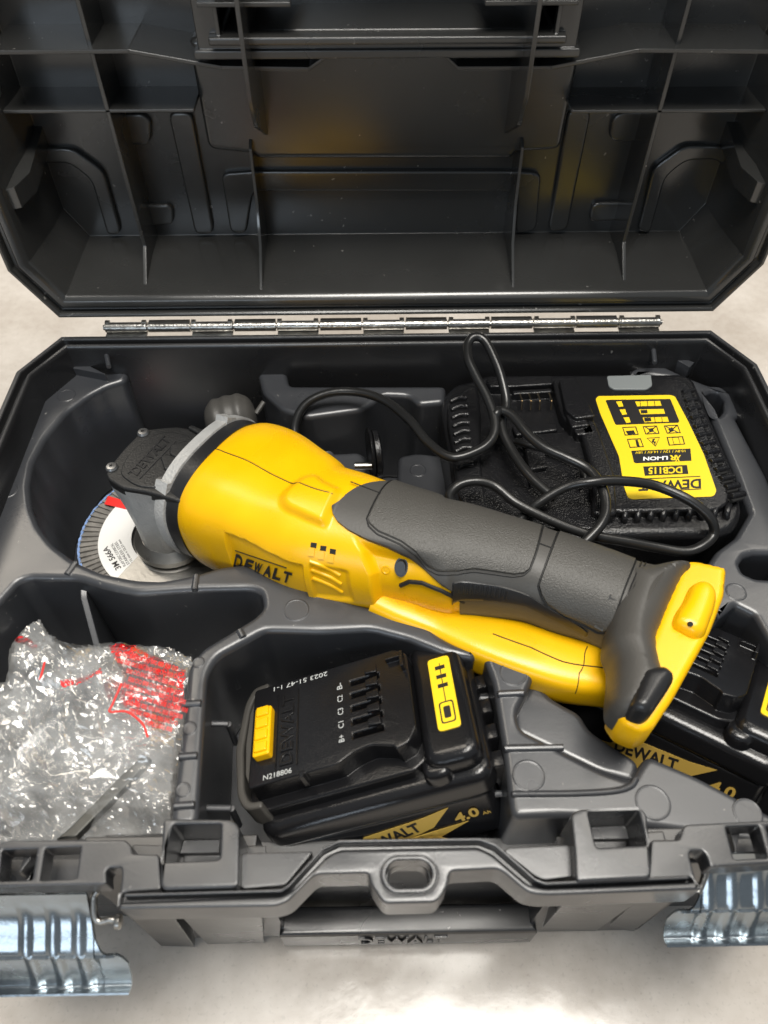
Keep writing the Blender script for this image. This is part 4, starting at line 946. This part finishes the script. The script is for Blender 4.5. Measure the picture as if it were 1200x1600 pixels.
for P in ([(288, 350), (375, 346), (392, 398), (305, 403)], [(416, 345), (505, 340), (522, 392), (434, 396)], [(548, 340), (636, 335), (655, 387), (568, 391)], [(318, 424), (405, 420), (424, 474), (336, 480)], [(440, 418), (524, 412), (498, 472)], [(566, 412), (668, 407), (682, 458), (580, 466)], [(598, 412), (640, 410), (654, 460), (612, 462)]):
    frame_px(P)
for a, b_ in (((560, 345), (640, 385)), ((630, 340), (580, 385)), ((430, 348), (508, 392)), ((500, 345), (444, 392))): cyl(bm, LG(*a), LG(*b_), .035, 6)
blk([(310, 375), (360, 370), (372, 392), (325, 396)]); blk([(478, 424), (494, 422), (486, 440), (500, 440), (494, 462), (486, 446), (474, 446)]); blk([(370, 430), (385, 428), (398, 470), (380, 470)])
blk([(450, 360), (480, 356), (486, 378), (462, 382)]); blk([(575, 362), (600, 350), (615, 372), (590, 382)])
text(bm, 'DEWALT', LG(780, 672), LG(392, 690), LG(782, 732), .012, bold=.03)
finish(bm, 'black_print', BLKP, LA, None)
zz_ = zl_+.045
def T(s, bl, br, tl, bold=.0, m=YLAB, name='small_print'):
    bm = bmesh.new(); text(bm, s, LG(*bl, zz_), LG(*br, zz_), LG(*tl, zz_), .01, bold=bold); finish(bm, name, m, LA, None)
T('DCB115', (663, 596), (452, 602), (665, 638), .03, name='model_number')
T('10.8V / 12V / 14.4V / 18V', (682, 491), (370, 502), (684, 506), .01); T('X', (656, 524), (622, 525), (650, 566), .03); T('R', (628, 524), (585, 526), (622, 556), .03)
for dx, dy in ((0, 0), (22, 50), (46, 100)):   # charge state pictograms
    for P in ([(370+dx, 190+dy), (525+dx, 186+dy), (535+dx, 216+dy), (382+dx, 220+dy)], [(250+dx, 190+dy), (285+dx, 188+dy), (296+dx, 220+dy), (268+dx, 224+dy)]):
        bm = bmesh.new(); prism(bm, [LG(x, y, zz_-.005) for x, y in P], V((0, 0, .01))); finish(bm, 'pictogram', YLAB, LA, None)

T('LI-ION', (574, 530), (420, 536), (574, 554), .04, WHT)
bm = bmesh.new()
for P in ([(424, 292), (466, 290), (472, 312), (430, 315)], [(402, 244), (444, 242), (448, 262), (408, 265)]): prism(bm, [LG(x, y, zz_+.006) for x, y in P], V((0, 0, .01)))
for dx, dy, n_ in ((0, 0, 3), (46, 100, 3)):
    for i in range(n_): cyl(bm, LG(400+dx+i*45, 188+dy, zz_+.01), LG(404+dx+i*45, 219+dy, zz_+.01), .02, 5)
finish(bm, 'black_print', BLKP, LA, None)
# cord and plug
bm = bmesh.new()
def cord(pts, r=.275):
    P = cat([U(x+rnd_.uniform(-1.5, 1.5), y+rnd_.uniform(-1.5, 1.5), z+rnd_.uniform(-.06, .06)) for x, y, z in pts], 7); tube(bm, P, r, 12)
cord([(480, 760, -6), (466, 700, -3.5), (462, 664, -2.5), (478, 632, -1.7), (515, 614, -1.3), (560, 612, -1.1), (602, 626, -.9), (640, 658, -.7), (668, 690, -.6), (705, 714, -.5), (745, 706, -.3), (770, 685, -.1), (774, 655, .2), (762, 622, .6), (744, 590, 1.0), (733, 562, 1.3), (732, 538, 1.6), (740, 527, 1.8), (756, 532, 1.6), (772, 560, 1.2), (785, 595, .6), (790, 630, 0), (785, 665, -.4), (800, 704, -.6), (825, 742, -.7), (852, 768, -.7), (870, 778, -.8)])
cord([(780, 690, -1.3), (784, 672, -1.2), (775, 652, .25), (783, 643, .35), (800, 652, .4), (825, 680, .3), (850, 700, .2), (885, 714, .1), (920, 733, 0), (938, 758, 0), (946, 788, -.1), (940, 815, -.3), (915, 846, -.7), (895, 860, -1.2)])
cord([(795, 830, -1.2), (825, 802, -1), (840, 786, -.6), (885, 762, .1), (930, 754, .5), (976, 752, .3), (1025, 760, -.1), (1077, 782, -.4), (1109, 808, -.9), (1114, 834, -1.6), (1098, 853, -2), (1070, 861, -2.1), (1025, 857, -2.0), (976, 847, -1.6), (920, 836, -1.2), (862, 815, -.8), (808, 786, -.4), (775, 762, -.1), (745, 752, .2), (718, 756, .1), (704, 775, -.3), (708, 800, -1)])
cord([(806, 690, -1.5), (830, 697, -1.3), (870, 708, -1.2), (905, 722, -1.0), (912, 745, -1.0), (912, 760, -1.2)], .2)
finish(bm, 'power_cord', CORD, CH, 50, wn=False)
bm = bmesh.new(); p = U(588, 708, -4.2)
lathe(bm, p, (1, .15, 0), [(0, -.25), (1.3, -.25), (1.5, -.15), (1.5, .15), (1.3, .25), (0, .25)], 32)
lathe(bm, p, (1, .15, 0), [(1.5, -.5), (1.7, -.4), (1.6, -.25), (1.4, -.3)], 32); PL = finish(bm, 'plug', GLOSS, CH, 40)
bm = bmesh.new(); q = U(572, 728, -4.0); cyl(bm, q+V((-.7, 0, 0)), q+V((.5, 0, 0)), .24, 14); finish(bm, 'plug_pin', HING, PL, 40)

# ================================================================== PLASTIC BAG WITH A WRENCH
def bag_material(red, name):
    m = bpy.data.materials.new(name); m.use_nodes = True; N = m.node_tree.nodes; L = m.node_tree.links
    out = N['Material Output']; N.remove(N['Principled BSDF'])
    df = N.new('ShaderNodeBsdfDiffuse'); df.inputs[0].default_value = (.92, .92, .90, 1) if not red else (.75, .015, .015, 1)
    tr = N.new('ShaderNodeBsdfTransparent'); tr.inputs[0].default_value = (.96, .96, .96, 1)
    gl = N.new('ShaderNodeBsdfGlossy'); gl.inputs['Roughness'].default_value = .13; gl.inputs[0].default_value = (1, 1, 1, 1)
    m1 = N.new('ShaderNodeMixShader'); m2 = N.new('ShaderNodeMixShader'); L.new(tr.outputs[0], m1.inputs[1]); L.new(df.outputs[0], m1.inputs[2]); L.new(m1.outputs[0], m2.inputs[1]); L.new(gl.outputs[0], m2.inputs[2]); L.new(m2.outputs[0], out.inputs[0])
    tc = N.new('ShaderNodeTexCoord'); n = N.new('ShaderNodeTexNoise'); n.inputs['Scale'].default_value = 60; n.inputs['Detail'].default_value = 5; L.new(tc.outputs['Object'], n.inputs['Vector'])
    mr = N.new('ShaderNodeMapRange'); mr.inputs[1].default_value = .35; mr.inputs[2].default_value = .7; mr.inputs[3].default_value = .04; mr.inputs[4].default_value = .17; L.new(n.outputs[0], mr.inputs[0]); L.new(mr.outputs[0], m1.inputs[0])
    lw = N.new('ShaderNodeLayerWeight'); lw.inputs[0].default_value = .25; mf = N.new('ShaderNodeMapRange'); mf.inputs[3].default_value = .07; mf.inputs[4].default_value = .55; L.new(lw.outputs['Facing'], mf.inputs[0]); L.new(mf.outputs[0], m2.inputs[0])
    if red:   # rows of small printed rings
        v = N.new('ShaderNodeTexVoronoi'); v.inputs['Scale'].default_value = 330; v.inputs['Randomness'].default_value = .55; L.new(tc.outputs['Object'], v.inputs['Vector'])
        q = N.new('ShaderNodeValToRGB'); cr = q.color_ramp; cr.elements[0].position = .18; cr.elements[0].color = (.22,)*3+(1,); cr.elements[1].position = .55; cr.elements[1].color = (.22,)*3+(1,)
        e = cr.elements.new(.30); e.color = (.95,)*3+(1,); e = cr.elements.new(.42); e.color = (.95,)*3+(1,)
        L.new(v.outputs['Distance'], q.inputs[0])
        n5 = N.new('ShaderNodeTexNoise'); n5.inputs['Scale'].default_value = 70; n5.inputs['Detail'].default_value = 2; L.new(tc.outputs['Object'], n5.inputs['Vector'])
        m5 = N.new('ShaderNodeMapRange'); m5.inputs[1].default_value = .38; m5.inputs[2].default_value = .58; m5.inputs[3].default_value = .12; m5.inputs[4].default_value = 1; L.new(n5.outputs[0], m5.inputs[0])
        mm = N.new('ShaderNodeMath'); mm.operation = 'MULTIPLY'; L.new(q.outputs[0], mm.inputs[0]); L.new(m5.outputs[0], mm.inputs[1]); L.new(mm.outputs[0], m1.inputs[0])
    return m
BAGM = bag_material(False, 'clear_film'); BAGR = bag_material(True, 'red_printed_film')
BG = thing('plastic_bag', 'crumpled clear plastic bag with red lettering, filling the front bin', 'plastic bag', (-12, 14, -10))
def inpoly(x, y, P):
    r = False; j = len(P)-1
    for i in range(len(P)):
        if (P[i][1] > y) != (P[j][1] > y) and x < (P[j][0]-P[i][0])*(y-P[i][1])/(P[j][1]-P[i][1])+P[i][0]: r = not r
        j = i
    return r
bag_out = [(-130, 1100), (0, 1090), (20, 1080), (22, 1030), (28, 1000), (45, 985), (70, 975), (86, 1006), (112, 1022), (140, 1010), (175, 1006), (215, 1008), (262, 1010), (302, 1024), (296, 1045), (282, 1150), (264, 1300), (140, 1306), (0, 1318), (-130, 1325)]
redP = [(172, 1012), (205, 1010), (240, 1026), (290, 1048), (284, 1130), (262, 1142), (250, 1155), (225, 1135), (190, 1105), (168, 1078), (200, 1068), (185, 1040)]
red2 = [(28, 1000), (50, 1005), (66, 1020), (64, 1032), (48, 1022), (30, 1012)]; red3 = [(100, 1072), (150, 1060), (165, 1058), (168, 1066), (120, 1078), (102, 1082)]; red4 = [(168, 1075), (195, 1070), (178, 1082), (184, 1106), (176, 1104), (170, 1085)]
def bagsheet(seed, z0, amp, step=3.0, keep=None):
    b = bmesh.new(); vs = {}; nx = int(440/step); ny = int(345/step)
    def cell(q):
        d = noise.voronoi(q)[0]; return min(1.0, (d[1]-d[0])*1.3)
    def h(x, y):
        v = V((x*.21+seed*9, y*.21, seed*3.1)); wv = noise.noise_vector(v*.7)*.9; q = v+wv
        big = noise.noise(v*.45)*1.2
        return big+cell(q)*1.1+cell(q*2.3+V((5, 5, 5)))*.50+cell(q*5.2)*.11
    for i in range(nx+1):
        for j in range(ny+1):
            px, py = -130+i*step, 975+j*step
            j_ = rnd_.uniform(-.2, .2)*step; k_ = rnd_.uniform(-.2, .2)*step
            if inpoly(px, py, bag_out):
                p = U(px+j_, py+k_, z0); dd = smooth(py, 975, 1080)
                p.z += amp*(h(p.x, p.y)-.5) + 0.9*dd-.2-1.2*smooth(py, 1240, 1310)-1.0*smooth(-px, 0, 100)-.6*smooth(px, 230, 290); vs[(i, j)] = (b.verts.new(p), px, py)
    for (i, j), a in list(vs.items()):
        q = [(i, j), (i+1, j), (i+1, j+1), (i, j+1)]
        if all(k in vs for k in q):
            f = [vs[k][0] for k in q]
            for t in ((f[0], f[1], f[2]), (f[0], f[2], f[3])):
                fc = b.faces.new(t)
                if keep and any(inpoly(a[1], a[2], K) for K in (redP, red2, red3, red4)): fc.material_index = 1
    loose = [v for v in b.verts if not v.link_faces]; bmesh.ops.delete(b, geom=loose, context='VERTS'); return b
finish(bagsheet(1, -2.0, .9, 2.6, True), 'film_layer', [BAGM, BAGR], BG, 20, wn=False)
finish(bagsheet(2, -2.8, 1.0, 3.4), 'film_layer', BAGM, BG, 20, wn=False)
finish(bagsheet(3, -3.8, 1.1, 4.0), 'film_layer', BAGM, BG, 20, wn=False)
finish(bagsheet(4, -4.8, 1.0, 4.5), 'film_layer', BAGM, BG, 20, wn=False)
bm = bmesh.new()
for P in ([(190, 1068), (176, 1100), (172, 1112), (198, 1112), (222, 1130), (231, 1152)], [(70, 1034), (66, 1050), (62, 1062)]): tube(bm, cat([U(x, y, -.7) for x, y in P], 6), .05, 6)
for r in range(9):
    for k in range(9):
        x = 180+k*11+r*3; y = 1022+r*13+k*3
        if inpoly(x, y, redP): text(bm, rnd_.choice(['000', 'BAG', '808', 'OO']), U(x, y, -.75), U(x+9, y+3, -.75+rnd_.uniform(-.2, .2)), U(x+2, y-7, -.75), .01)
finish(bm, 'red_lettering', RED, BG, None)['kind'] = 'stuff'
WR = thing('wrench', 'flat dark grey disc wrench lying under the plastic film in the front bin', 'wrench', (-13, 11, -3))
bm = bmesh.new(); a = U2([(86, 1312), (112, 1290), (185, 1215), (225, 1178), (236, 1184), (200, 1225), (150, 1275), (118, 1308)], -1.9); plate(bm, rnd(a, .1), -2.4, -1.9, .08); finish(bm, 'flat_bar', mat('dark_steel', (.06, .06, .055), .4, metal=.6, bump=.2), WR, 35)
